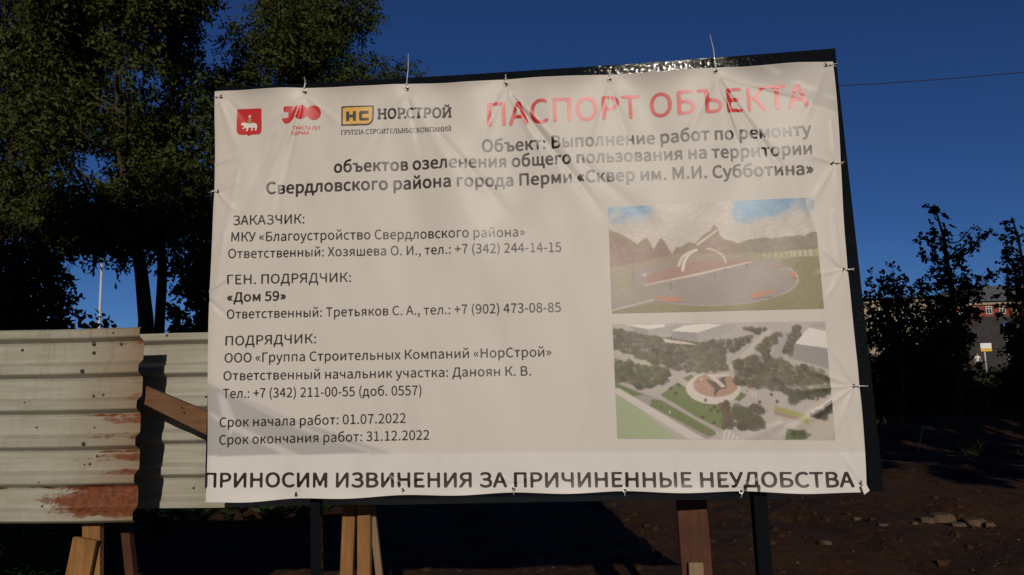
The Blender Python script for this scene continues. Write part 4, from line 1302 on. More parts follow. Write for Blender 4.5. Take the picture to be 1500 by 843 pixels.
GLYPHS = {" ":[306,[]],"(":[461,[[326,-267,402,-233,326,-81,272,81,240,251,229,424,240,597,272,766,326,928,402,1080,326,1116,242,959,179,794,139,616,126,424,139,231,179,54,242,-111]]],")":[461,[[135,-267,219,-111,282,54,322,231,336,424,322,616,282,794,219,959,135,1116,57,1080,134,928,189,766,222,597,233,424,222,251,189,81,134,-81,57,-233]]],"+":[757,[[329,158,428,158,428,457,707,457,707,550,428,550,428,849,329,849,329,550,52,550,52,457,329,457]]],",":[379,[[102,-259,185,-211,248,-146,288,-67,302,26,294,87,274,133,240,162,196,172,160,166,130,149,110,121,102,85,110,48,130,20,159,3,194,-3,209,-1,199,-59,172,-110,129,-153,72,-186]]],"-":[473,[[63,334,412,334,412,430,63,430]]],".":[379,[[190,-18,224,-11,253,8,273,38,280,76,273,115,253,146,224,165,190,172,154,165,126,146,107,115,100,76,107,38,126,8,154,-11]]],"0":[757,[[379,-18,508,15,606,112,668,275,690,503,668,730,606,891,508,986,379,1018,250,986,152,891,90,730,68,503,90,275,152,112,250,15],[379,83,302,108,241,183,202,314,188,503,202,692,241,821,302,896,379,920,457,896,517,821,556,692,570,503,556,314,517,183,457,108]]],"1":[757,[[120,0,668,0,668,104,468,104,468,1000,372,1000,329,978,282,959,227,943,165,929,165,850,344,850,344,104,120,104]]],"2":[757,[[60,0,689,0,689,108,412,108,372,107,331,105,289,101,248,98,409,262,533,420,613,573,641,724,621,845,562,938,470,997,349,1018,261,1007,185,978,117,932,55,872,127,801,171,847,221,884,275,908,334,917,415,902,473,861,507,798,518,719,491,584,407,435,264,266,60,74]]],"3":[757,[[359,-18,485,2,587,58,656,147,681,267,664,361,619,435,552,489,469,521,469,528,542,564,598,616,634,685,647,768,625,874,564,952,472,1001,355,1018,273,1009,201,984,135,946,76,899,143,820,189,859,238,890,292,910,351,917,421,905,475,873,508,824,520,759,506,683,459,623,374,582,243,568,243,472,389,458,485,417,538,354,554,271,539,194,497,136,433,99,351,86,273,95,207,121,151,157,104,201,40,120,95,68,165,24,253,-6]]],"4":[757,[[464,0,581,0,581,276,715,276,715,375,581,375,581,1000,443,1000,27,357,27,276,464,276],[464,375,157,375,385,716,406,753,427,790,446,827,465,864,471,864,468,821,466,772,465,724,464,682]]],"5":[757,[[357,-18,479,5,584,72,657,179,685,325,661,468,596,567,500,625,383,644,341,641,303,633,267,621,233,604,259,894,636,894,636,1000,150,1000,117,533,184,491,225,516,264,535,304,546,351,550,436,534,501,490,543,418,558,322,541,224,496,149,428,102,345,86,266,95,200,120,145,155,100,196,37,115,94,66,164,23,251,-6]]],"6":[757,[[411,-18,521,6,613,72,675,174,698,307,679,445,623,543,535,601,420,621,361,613,301,589,244,551,194,501,217,696,273,824,353,894,452,915,496,910,539,895,577,871,610,839,681,915,635,957,581,989,519,1010,446,1018,307,988,189,894,107,727,76,477,102,261,172,106,278,13],[196,401,247,460,300,499,351,521,400,528,479,512,535,468,569,398,580,307,567,214,531,143,477,97,411,80,326,101,262,163,218,264]]],"7":[757,[[270,0,400,0,419,268,465,497,551,709,693,925,693,1000,67,1000,67,894,553,894,428,692,344,487,294,261]]],"8":[757,[[382,-18,510,2,608,57,672,139,694,240,680,332,643,405,590,460,527,503,527,510,572,553,615,609,647,676,659,752,640,858,586,941,500,996,385,1015,276,997,189,945,131,865,111,761,121,688,151,626,194,573,246,531,246,525,178,480,120,418,78,341,63,248,87,142,153,57,254,2],[450,543,365,580,292,625,242,684,224,761,236,827,269,878,319,911,383,922,455,909,508,871,541,815,553,745,546,691,526,639,494,589],[383,75,300,89,233,127,189,186,173,259,183,328,212,389,256,442,311,486,412,443,497,394,554,331,576,244,562,176,523,122,462,87]]],"9":[757,[[321,-18,456,13,572,111,653,284,683,543,658,751,587,900,480,988,347,1018,236,994,145,929,83,826,60,693,80,557,135,459,222,399,336,379,398,388,459,412,516,451,566,501,541,305,486,177,408,107,317,86,269,91,224,106,183,130,147,162,79,85,125,44,180,11,245,-10],[565,606,513,545,460,503,407,479,356,472,278,488,222,532,189,602,177,693,190,787,226,859,280,905,348,921,433,901,499,841,543,742]]],":":[379,[[190,532,224,539,253,558,273,588,280,628,273,666,253,696,224,716,190,723,154,716,126,696,107,666,100,628,107,588,126,558,154,539],[190,-18,224,-11,253,8,273,38,280,76,273,115,253,146,224,165,190,172,154,165,126,146,107,115,100,76,107,38,126,8,154,-11]]],"«":[653,[[277,101,330,143,150,383,330,622,277,668,68,431,68,337],[517,101,570,143,390,383,570,622,517,668,310,431,310,337]]],"»":[653,[[136,101,344,337,344,431,136,668,82,622,262,383,82,143],[377,101,585,337,585,431,377,668,323,622,503,383,323,143]]],"А":[829,[[5,0,132,0,229,306,595,306,690,0,824,0,484,1000,344,1000],[261,405,310,559,336,643,361,727,385,811,409,898,415,898,439,812,464,727,489,644,516,559,563,405]]],"Б":[884,[[138,0,461,0,610,18,723,74,795,168,820,303,793,431,718,517,602,565,456,580,263,580,263,894,754,894,754,1000,138,1000],[263,101,263,482,437,482,550,471,631,439,681,383,697,299,681,210,633,149,553,113,441,101]]],"В":[896,[[138,0,456,0,609,18,729,73,807,165,835,293,820,385,778,455,713,504,632,532,632,539,694,571,740,621,768,684,778,756,752,868,681,944,573,987,434,1000,138,1000],[263,576,263,900,417,900,521,892,594,864,639,814,653,739,640,671,597,619,522,587,412,576],[263,101,263,477,438,477,555,467,640,434,693,378,711,297,692,210,639,149,553,113,438,101]]],"Г":[760,[[138,0,263,0,263,894,714,894,714,1000,138,1000]]],"Д":[971,[[164,0,809,0,809,-286,918,-286,933,31,933,108,821,108,821,1000,317,1000,293,854,272,728,250,604,225,467,188,301,152,194,118,134,86,108,40,108,40,31,53,-286,164,-286],[228,108,259,163,288,237,315,331,340,446,360,564,377,670,394,776,413,894,694,894,694,108]]],"Е":[804,[[138,0,729,0,729,108,263,108,263,472,643,472,643,580,263,580,263,894,714,894,714,1000,138,1000]]],"З":[846,[[423,-18,564,2,678,61,755,156,783,284,768,377,726,450,662,502,583,531,583,538,646,572,693,623,721,688,731,763,708,870,643,951,543,1001,413,1018,325,1009,242,985,170,947,109,898,176,814,226,853,282,882,344,901,411,907,489,897,552,867,593,817,608,748,594,674,549,620,471,587,357,576,276,576,276,477,389,477,504,466,589,432,642,374,660,291,641,206,590,144,515,106,423,93,342,99,269,120,202,158,135,214,65,127,143,62,228,17,321,-9]]],"И":[1000,[[138,0,270,0,640,634,749,838,754,838,749,761,744,683,740,604,738,525,738,0,864,0,864,1000,730,1000,360,367,252,164,247,164,252,241,256,320,260,401,262,480,262,1000,138,1000]]],"Й":[1000,[[138,0,270,0,640,634,749,838,754,838,749,761,744,683,740,604,738,525,738,0,864,0,864,1000,730,1000,360,367,252,164,247,164,252,241,256,320,260,401,262,480,262,1000,138,1000],[506,1080,613,1097,682,1142,722,1207,737,1281,628,1281,620,1231,598,1189,561,1161,506,1150,451,1161,415,1189,393,1231,385,1281,276,1281,291,1207,330,1142,400,1097]]],"К":[884,[[138,0,263,0,263,475,435,475,744,0,880,0,535,532,668,771,708,837,740,876,768,893,799,898,807,898,816,897,825,896,835,894,857,1010,845,1013,831,1016,816,1017,801,1018,740,1010,687,983,635,926,577,832,437,578,263,578,263,1000,138,1000]]],"Л":[960,[[86,-18,165,-2,229,55,281,170,326,357,351,491,374,624,398,758,423,894,697,894,697,0,824,0,824,1000,323,1000,295,838,268,681,239,526,209,371,174,230,141,148,106,111,70,102,58,103,47,105,37,108,26,112,0,-4,21,-11,41,-15,63,-17]]],"М":[1108,[[138,0,251,0,251,554,250,624,246,701,241,778,235,849,240,849,321,621,510,101,595,101,783,621,864,849,869,849,864,778,858,701,854,624,853,554,853,0,970,0,970,1000,819,1000,628,465,611,414,594,361,577,309,558,256,553,256,535,309,517,361,499,414,480,465,289,1000,138,1000]]],"Н":[993,[[138,0,263,0,263,472,730,472,730,0,857,0,857,1000,730,1000,730,581,263,581,263,1000,138,1000]]],"О":[1012,[[506,-18,679,19,814,123,902,287,933,503,902,719,814,881,679,982,506,1018,334,982,198,881,111,719,79,503,111,287,198,123,334,19],[506,93,384,122,290,204,230,334,209,503,230,672,290,799,384,879,506,907,629,879,722,799,782,672,804,503,782,334,722,204,629,122]]],"П":[984,[[138,0,263,0,263,894,720,894,720,0,846,0,846,1000,138,1000]]],"Р":[864,[[138,0,263,0,263,398,428,398,579,417,695,473,770,569,797,707,770,845,694,935,576,985,423,1000,138,1000],[263,501,263,898,407,898,522,888,605,857,655,798,671,707,655,614,608,550,527,513,412,501]]],"С":[870,[[514,-18,606,-8,687,20,758,65,821,126,752,206,702,158,648,123,587,100,520,93,391,121,293,203,230,333,209,503,231,672,296,799,395,879,524,907,585,900,638,881,686,851,729,813,797,895,747,941,684,980,609,1008,523,1018,346,982,206,880,113,717,79,499,112,282,203,119,341,17]]],"Т":[817,[[345,0,472,0,472,894,775,894,775,1000,42,1000,42,894,345,894]]],"У":[784,[[207,-18,292,-4,359,35,411,98,453,181,783,1000,653,1000,480,554,411,357,405,357,329,554,141,1000,8,1000,348,235,327,180,305,144,277,119,242,104,198,100,178,100,161,102,148,106,135,111,108,-3,129,-9,151,-14,177,-17]]],"Х":[782,[[23,0,157,0,300,270,320,308,339,347,360,388,381,432,386,432,410,388,432,347,452,308,472,270,621,0,760,0,467,510,739,1000,607,1000,473,745,456,711,439,676,422,639,402,598,397,598,374,639,355,676,337,711,318,745,181,1000,42,1000,315,517]]],"Ч":[911,[[648,0,774,0,774,1000,648,1000,648,523,614,517,575,512,529,509,477,508,370,518,290,555,242,623,225,729,225,1000,102,1000,102,729,127,576,199,476,314,421,465,404,520,405,568,408,610,412,648,417]]],"Ъ":[1098,[[364,0,664,0,815,18,930,74,1004,169,1030,307,1002,434,923,523,804,574,655,591,491,591,491,1000,42,1000,42,894,364,894],[491,102,491,487,638,487,754,476,838,442,890,385,907,304,891,213,842,150,760,114,648,102]]],"Ы":[1216,[[138,0,422,0,573,18,689,74,763,169,789,307,762,436,687,524,570,575,419,591,263,591,263,1000,138,1000],[263,102,263,487,401,487,516,476,598,443,648,386,664,304,647,213,598,150,516,114,405,102],[954,0,1079,0,1079,1000,954,1000]]],"Ь":[884,[[138,0,450,0,601,18,716,74,790,169,816,307,789,436,714,524,598,575,447,591,263,591,263,1000,138,1000],[263,102,263,487,430,487,545,476,627,443,676,386,693,304,676,213,627,150,545,114,432,102]]],"Я":[887,[[456,525,352,537,275,574,229,635,213,720,229,803,275,858,352,888,456,898,623,898,623,525],[34,0,179,0,439,424,623,424,623,0,749,0,749,1000,437,1000,296,985,186,938,113,852,87,720,104,613,151,531,223,473,314,438]]],"а":[768,[[296,-18,363,-9,427,13,486,47,542,89,546,89,557,0,659,0,659,456,644,581,599,677,519,738,402,760,316,751,237,728,169,697,112,663,160,577,207,606,261,631,319,649,382,656,457,640,504,599,528,539,535,469,331,434,189,378,107,299,80,192,97,103,142,37,210,-4],[332,83,280,90,238,110,211,147,201,201,218,266,274,318,377,358,535,386,535,180,482,138,433,108,383,89]]],"б":[829,[[431,-18,557,9,660,86,730,207,756,367,734,513,673,622,579,690,458,714,388,706,321,682,260,642,206,587,239,769,308,872,417,923,572,952,616,960,656,970,692,983,723,1000,700,1113,668,1100,636,1089,598,1080,546,1071,354,1026,208,932,115,752,82,449,105,250,173,104,283,13],[201,483,259,547,316,589,372,611,427,618,513,600,576,550,614,471,628,367,613,252,572,164,509,106,430,86,330,109,258,175,215,282,201,426]]],"в":[774,[[126,0,423,0,540,12,633,50,693,116,715,211,702,281,669,333,619,368,559,389,559,394,611,417,649,451,674,497,682,553,663,639,607,697,521,730,409,741,126,741],[248,430,248,652,397,652,471,645,522,623,551,588,561,542,551,495,521,460,467,438,389,430],[248,89,248,341,401,341,484,333,544,308,580,270,592,220,581,164,547,123,489,97,408,89]]],"г":[626,[[126,0,251,0,251,640,587,640,587,741,126,741]]],"д":[810,[[150,0,656,0,656,-262,764,-262,776,23,776,101,668,101,668,741,210,741,171,412,147,266,123,176,96,126,65,101,30,101,30,23,42,-262,150,-262],[198,101,223,147,246,209,265,289,280,389,308,640,544,640,544,101]]],"е":[756,[[426,-18,497,-12,560,4,617,28,668,57,625,141,582,116,538,97,491,86,439,82,343,100,267,152,216,234,194,341,693,341,695,356,697,373,698,392,698,412,679,556,622,665,529,735,402,760,279,733,173,655,99,533,71,370,99,206,174,84,287,8],[192,430,217,528,265,600,330,645,405,660,483,645,541,601,577,529,589,430]]],"з":[696,[[337,-18,450,-2,545,42,610,112,634,205,623,275,590,328,541,365,480,387,480,394,533,423,571,461,595,507,603,559,581,648,522,710,437,748,334,760,258,754,190,738,130,712,75,677,126,595,170,623,217,643,268,656,327,660,390,653,439,632,470,596,482,547,471,498,437,461,382,438,304,430,218,430,218,341,321,341,402,333,461,310,498,270,510,216,496,160,457,117,398,91,326,82,270,86,215,98,162,121,111,156,56,75,122,31,190,3,262,-13]]],"и":[861,[[126,0,241,0,523,424,545,462,571,504,597,546,621,584,628,584,623,511,618,440,615,372,614,310,614,0,735,0,735,741,619,741,338,317,316,279,290,237,264,196,240,158,235,158,239,230,243,301,246,369,247,431,247,741,126,741]]],"й":[861,[[126,0,241,0,523,424,545,462,571,504,597,546,621,584,628,584,623,511,618,440,615,372,614,310,614,0,735,0,735,741,619,741,338,317,316,279,290,237,264,196,240,158,235,158,239,230,243,301,246,369,247,431,247,741,126,741],[435,873,543,893,615,946,657,1021,673,1108,570,1108,562,1046,540,995,499,961,435,948,370,961,328,995,306,1046,297,1108,195,1108,211,1021,253,946,326,893]]],"к":[759,[[126,0,251,0,251,334,396,334,603,0,738,0,487,389,551,538,578,591,603,621,629,635,658,638,665,638,671,637,676,636,682,634,704,752,695,755,684,758,672,759,660,760,604,754,555,731,510,683,467,602,393,435,251,435,251,741,126,741]]],"л":[809,[[83,-18,156,-2,213,44,254,120,278,228,291,331,303,434,315,537,327,640,558,640,558,0,683,0,683,741,229,741,215,621,200,501,186,380,172,259,159,189,137,140,109,111,72,102,63,103,54,104,46,106,38,108,15,-7,31,-11,47,-15,64,-17]]],"м":[965,[[126,0,237,0,237,334,236,391,232,458,228,526,224,589,229,589,246,546,263,501,281,457,297,415,442,70,524,70,666,415,683,457,701,501,718,545,735,589,741,589,736,526,732,458,729,391,727,334,727,0,840,0,840,741,697,741,555,393,540,347,523,301,506,257,488,213,482,213,466,257,449,301,432,347,415,393,269,741,126,741]]],"н":[858,[[126,0,251,0,251,330,607,330,607,0,731,0,731,741,607,741,607,439,251,439,251,741,126,741]]],"о":[827,[[413,-18,543,8,653,84,728,206,756,370,728,535,653,657,543,734,413,760,283,734,174,657,99,535,71,370,99,206,174,84,283,8],[413,86,326,106,258,164,215,253,199,370,215,486,258,576,326,634,413,655,501,634,569,576,613,486,629,370,613,253,569,164,501,106]]],"п":[843,[[126,0,251,0,251,640,593,640,593,0,718,0,718,741,126,741]]],"р":[846,[[126,-312,251,-312,251,-61,247,68,298,31,349,4,401,-12,452,-18,573,9,676,87,747,212,774,382,754,538,698,657,605,733,479,760,415,751,354,728,296,695,243,655,240,655,228,741,126,741],[431,87,391,91,347,104,300,128,251,164,251,554,303,597,353,629,401,648,447,655,538,635,599,580,633,493,644,381,628,258,584,165,516,107]]],"с":[696,[[417,-18,483,-11,546,7,604,36,658,75,603,160,566,131,524,107,478,92,428,86,335,106,263,164,216,253,199,370,217,486,265,576,339,634,432,655,474,650,512,637,547,617,580,591,643,673,601,706,552,734,494,753,427,760,291,734,177,657,100,535,71,370,97,206,171,84,280,8]]],"т":[701,[[288,0,412,0,412,640,662,640,662,741,40,741,40,640,288,640]]],"у":[711,[[138,-319,236,-299,312,-245,370,-164,415,-63,693,741,572,741,438,330,423,279,408,226,393,172,378,120,371,120,352,173,333,227,315,279,297,330,147,741,18,741,315,-1,299,-57,271,-121,235,-171,189,-205,132,-217,117,-216,102,-213,87,-209,75,-205,50,-304,69,-311,90,-315,113,-318]]],"х":[679,[[20,0,151,0,251,173,270,207,289,240,307,273,326,306,333,306,354,273,375,240,394,207,413,173,523,0,659,0,415,374,640,741,510,741,419,578,402,547,386,516,370,486,353,454,347,454,328,486,309,516,291,547,274,578,175,741,40,741,265,386]]],"ч":[780,[[531,0,655,0,655,741,531,741,531,396,500,389,471,385,442,383,411,382,322,391,261,419,226,467,214,538,214,741,91,741,91,538,111,420,168,340,260,294,385,280,429,281,464,284,496,288,531,295]]],"ш":[1142,[[126,0,1016,0,1016,741,894,741,894,101,630,101,630,741,512,741,512,101,248,101,248,741,126,741]]],"щ":[1153,[[126,0,1004,0,1004,-262,1111,-262,1124,23,1124,101,1016,101,1016,741,894,741,894,101,630,101,630,741,512,741,512,101,248,101,248,741,126,741]]],"ъ":[907,[[302,0,551,0,671,14,764,57,824,130,846,236,824,340,764,412,671,454,551,468,427,468,427,741,40,741,40,640,302,640],[427,100,427,371,538,371,619,363,677,338,712,296,723,236,712,175,677,133,619,108,538,100]]],"ы":[1027,[[126,0,355,0,475,14,568,57,628,130,649,236,628,340,568,412,475,454,355,468,251,468,251,741,126,741],[251,100,251,371,341,371,424,363,482,338,517,296,528,236,517,175,482,133,424,108,341,100],[778,0,902,0,902,741,778,741]]],"ь":[748,[[126,0,390,0,510,14,604,57,664,130,685,236,664,340,604,412,510,454,390,468,251,468,251,741,126,741],[251,100,251,371,377,371,458,363,516,338,551,296,562,236,551,175,516,133,458,108,377,100]]],"я":[783,[[417,383,339,392,280,418,243,460,231,518,243,575,280,615,339,638,417,645,533,645,533,383],[49,0,190,0,394,293,397,293,533,293,533,0,658,0,658,741,396,741,281,729,189,692,128,625,106,521,119,443,155,383,209,339,276,310]]]}

def layout(text, tight_dot=False):
    x = 0.0; polys = []; track = 0.0
    for ch in text:
        adv, cs = GLYPHS[ch]
        if tight_dot and ch == '.': x -= 230; adv -= 120
        for c in cs: polys.append(np.array(c, float).reshape(-1, 2) + [x, 0])
        if tight_dot and ch not in 'ОС. ':                      # slab serifs on the feet and heads of straight stems
            v = np.array(max(cs, key=len), float).reshape(-1, 2)
            sg = np.sign(np.sum(v[:, 0] * np.roll(v[:, 1], -1) - np.roll(v[:, 0], -1) * v[:, 1]))
            w = np.roll(v, -1, 0)
            for (xa, ya), (xb, yb) in zip(v, w):
                for y0 in (0, 1000):
                    if abs(ya - y0) < 12 and abs(yb - y0) < 12 and 60 < abs(xa - xb) < 260:
                        l, r = min(xa, xb) - 85, max(xa, xb) + 85
                        q = [(l, 0), (r, 0), (r, 125), (l, 125)] if y0 == 0 else [(l, 875), (r, 875), (r, 1000), (l, 1000)]
                        polys.append(np.array(q if sg > 0 else q[::-1], float) + [x, 0])
        x += adv + track
    return polys

def serifs(fill, sub, cap, bar=0.15, out=0.11):
    """slab serifs: widen every run of ink at the baseline and at the cap line"""
    rows = np.nonzero(fill.any(1))[0]
    return fill

def text(s, left, right, cap_px, material=None, weight=0.0, slab=False, label=None, cell=None):
    """one printed line from its left baseline pixel to its right baseline pixel"""
    a, b = st(*left), st(*right)
    mid = ((left[0] + right[0]) / 2, (left[1] + right[1]) / 2)
    up = st(mid[0], mid[1] - cap_px) - st(*mid)
    polys = layout(s, slab)
    A = np.concatenate(polys); x0, x1 = A[:, 0].min(), A[:, 0].max()
    L = np.linalg.norm(b - a); cap = np.linalg.norm(up)
    ex = (b - a) / (x1 - x0); ey = np.array([0, cap / 1000.0])
    # work in a frame of real metres along the line, then turn it onto the cloth
    sx = L / (x1 - x0); sy = cap / 1000.0
    loc = [np.stack([(p[:, 0] - x0) * sx, p[:, 1] * sy], 1) for p in polys]
    c = cell or max(0.0016, cap / 15)
    ang = (b - a) / L
    def fn(fill, sub):
        n = int(round((weight + 0.022) * cap / sub))
        f = grow(fill, n)
        return f
    def mp(V): return a + V[:, :1] * ang + np.stack([np.zeros(len(V)), V[:, 1]], 1)
    return printed("lettering", loc, material or M_BLACK, 0.0013, c, False, label, fn, mp)

text("ПАСПОРТ ОБЪЕКТА", (714.8, 185.6), (1185, 157.6), 34, M_RED, 0.0, label="red heading lettering")
text("Объект: Выполнение работ по ремонту", (706.5, 222.5), (1187.5, 198.5), 17.5, weight=.014)
text("объектов озеленения общего пользования на территории", (489.5, 253.5), (1189, 226.5), 17.3, weight=.014)
text("Свердловского района города Перми «Сквер им. М.И. Субботина»", (390.5, 284.3), (1191.5, 255.5), 17.3, weight=.014)
text("ЗАКАЗЧИК:", (341.5, 330.3), (446, 327.6), 13.8)
text("МКУ «Благоустройство Свердловского района»", (339.6, 354.4), (769, 346.8), 13.8)
text("Ответственный: Хозяшева О. И., тел.: +7 (342) 244-14-15", (335.2, 378.8), (822.3, 369.0), 13.6)
text("ГЕН. ПОДРЯДЧИК:", (333.7, 417.0), (514, 413.2), 13.8)
text("«Дом 59»", (333, 442.5), (418.5, 440.2), 13.6, weight=.005)
text("Ответственный: Третьяков С. А., тел.: +7 (902) 473-08-85", (331.8, 467.3), (821.7, 457.2), 13.6)
text("ПОДРЯДЧИК:", (330, 506.6), (462.8, 503.0), 13.8)
text("ООО «Группа Строительных Компаний «НорСтрой»", (328.8, 531.5), (807.6, 522.5), 13.8)
text("Ответственный начальник участка: Даноян К. В.", (327.3, 557.6), (778, 550.4), 13.6)
text("Тел.: +7 (342) 211-00-55 (доб. 0557)", (326.4, 583.7), (617.2, 579.0), 13.8)
text("Срок начала работ: 01.07.2022", (321.8, 625.9), (594.2, 619.8), 14.0)
text("Срок окончания работ: 31.12.2022", (321.4, 651.6), (629, 644.4), 14.0)
text("ПРИНОСИМ ИЗВИНЕНИЯ ЗА ПРИЧИНЕННЫЕ НЕУДОБСТВА", (299.8, 713.8), (1252, 713.6), 21.2, weight=.014, label="large black apology lettering along the bottom")
text("ТРИСТА ЛЕТ", (429, 190.4), (469.4, 190.0), 4.9, M_RED, label="small red lettering", cell=.0016)
text("ПЕРМИ", (427.3, 198.0), (451.9, 197.4), 4.9, M_RED, label="small red lettering", cell=.0016)
text("НОР.СТРОЙ", (553.2, 174.6), (661.3, 172.4), 15.0, weight=.008, slab=True, label="heavy slab lettering")
text("ГРУППА СТРОИТЕЛЬНЫХ КОМПАНИЙ", (499.5, 198.0), (661.3, 193.0), 6.9, weight=.0, slab=True, label="small slab lettering", cell=.0016)

def Q(z, ox, oy, k):                                # enlarged-view coordinates -> banner coordinates
    return [tuple(st(ox + x / k, oy + y / k)) for x, y in z]
def circle(cx, cy, r, n=40): return [(cx + r * math.cos(2 * math.pi * i / n), cy + r * math.sin(2 * math.pi * i / n)) for i in range(n)]

def emblems():
    z4 = lambda z: Q(z, 340, 140, 9.375)
    printed("coat_of_arms", [z4([(62, 184), (410, 186), (412, 480), (406, 510), (385, 532), (355, 540), (262, 542), (230, 562), (205, 542), (105, 538), (75, 525), (58, 495), (57, 450)])], M_RED, label="red shield with a white bear")
    bear = [(115, 392), (130, 378), (150, 372), (165, 366), (185, 376), (215, 382), (250, 384), (290, 376), (320, 382), (340, 400), (352, 430), (345, 460), (338, 488), (318, 490), (312, 478), (322, 462), (310, 448), (296, 440),
            (285, 452), (284, 476), (278, 486), (258, 484), (258, 474), (268, 466), (262, 446), (240, 440), (222, 446), (222, 466), (212, 482), (212, 494), (190, 494), (188, 484), (198, 470), (192, 452), (178, 440), (172, 452), (150, 464), (134, 462), (140, 448), (158, 438), (160, 420), (150, 412), (128, 412)]
    printed("bear", [z4(bear)], M_WHITE, 0.0020, .0016)
    printed("book", [z4([(212, 376), (212, 330), (232, 318), (268, 322), (272, 376)])], M_GOLD, 0.0020, .0016)
    printed("cross", [z4([(232, 322), (236, 300), (218, 294), (218, 284), (236, 284), (236, 268), (250, 268), (250, 284), (268, 284), (268, 294), (250, 298), (252, 322)])], M_WHITE, 0.0026, .0016)
    j = [(718, 168), (842, 156), (838, 185), (826, 212), (838, 216), (878, 150), (915, 132), (925, 150), (905, 215), (872, 290), (835, 350), (790, 385), (745, 397), (708, 375), (687, 325), (780, 312), (782, 240), (720, 238)]
    printed("anniversary_mark", [z4(j), z4(circle(938, 228, 98)), z4(circle(1118, 236, 100))], M_RED, label="red number mark made of a bent stroke and two discs")
    z5 = lambda z: Q(z, 490, 140, 7.895)
    o = [(80, 130), (456, 118), (452, 262), (446, 292), (430, 320), (408, 338), (380, 346), (78, 356)]
    printed("company_badge", [z5(o)], M_BLACK, label="black badge plate")
    i = [(98, 146), (438, 135), (434, 258), (428, 285), (416, 305), (398, 319), (372, 327), (97, 336)]
    printed("badge_field", [z5(i)], M_YELLOW, 0.0020, .0020)
    h = [(136, 190), (172, 188), (172, 226), (214, 225), (214, 187), (250, 185), (250, 296), (214, 297), (214, 258), (172, 259), (172, 298), (136, 300)]
    c = [(286, 200), (302, 184), (396, 180), (396, 214), (322, 217), (320, 222), (320, 258), (324, 262), (398, 259), (398, 290), (302, 295), (286, 282)]
    printed("badge_letters", [z5(h), z5(c)], M_BLACK, 0.0027, .0018)
emblems()

# ---- the two printed pictures
def picture(name, label, quad, painter, nx, ny):
    u, v = np.meshgrid(np.linspace(0, 1, nx), np.linspace(0, 1, ny))      # v down
    a, b, c, d = [st(*q) for q in quad]                                    # tl tr br bl
    S = (a[0] * (1 - u) + b[0] * u) * (1 - v) + (d[0] * (1 - u) + c[0] * u) * v
    T = (a[1] * (1 - u) + b[1] * u) * (1 - v) + (d[1] * (1 - u) + c[1] * u) * v
    s, t = unwarp(S, T)
    col = painter(u, v)
    F = grid_faces(nx, ny)[:, ::-1]
    o = cloth(name, s.ravel(), t.ravel(), F, M_PRINT, banner, 0.0013, np.clip(col, 0, 1).reshape(-1, 3))
    o['label'] = label

def L3(r, g, b): return np.array(lin(r, g, b))
def blur(m, n=1):
    m = m.astype(float)
    for _ in range(n):
        p = np.pad(m, 1, mode='edge')
        m = (p[:-2, 1:-1] + p[2:, 1:-1] + p[1:-1, :-2] + p[1:-1, 2:] + 2 * p[1:-1, 1:-1]) / 6
    return m

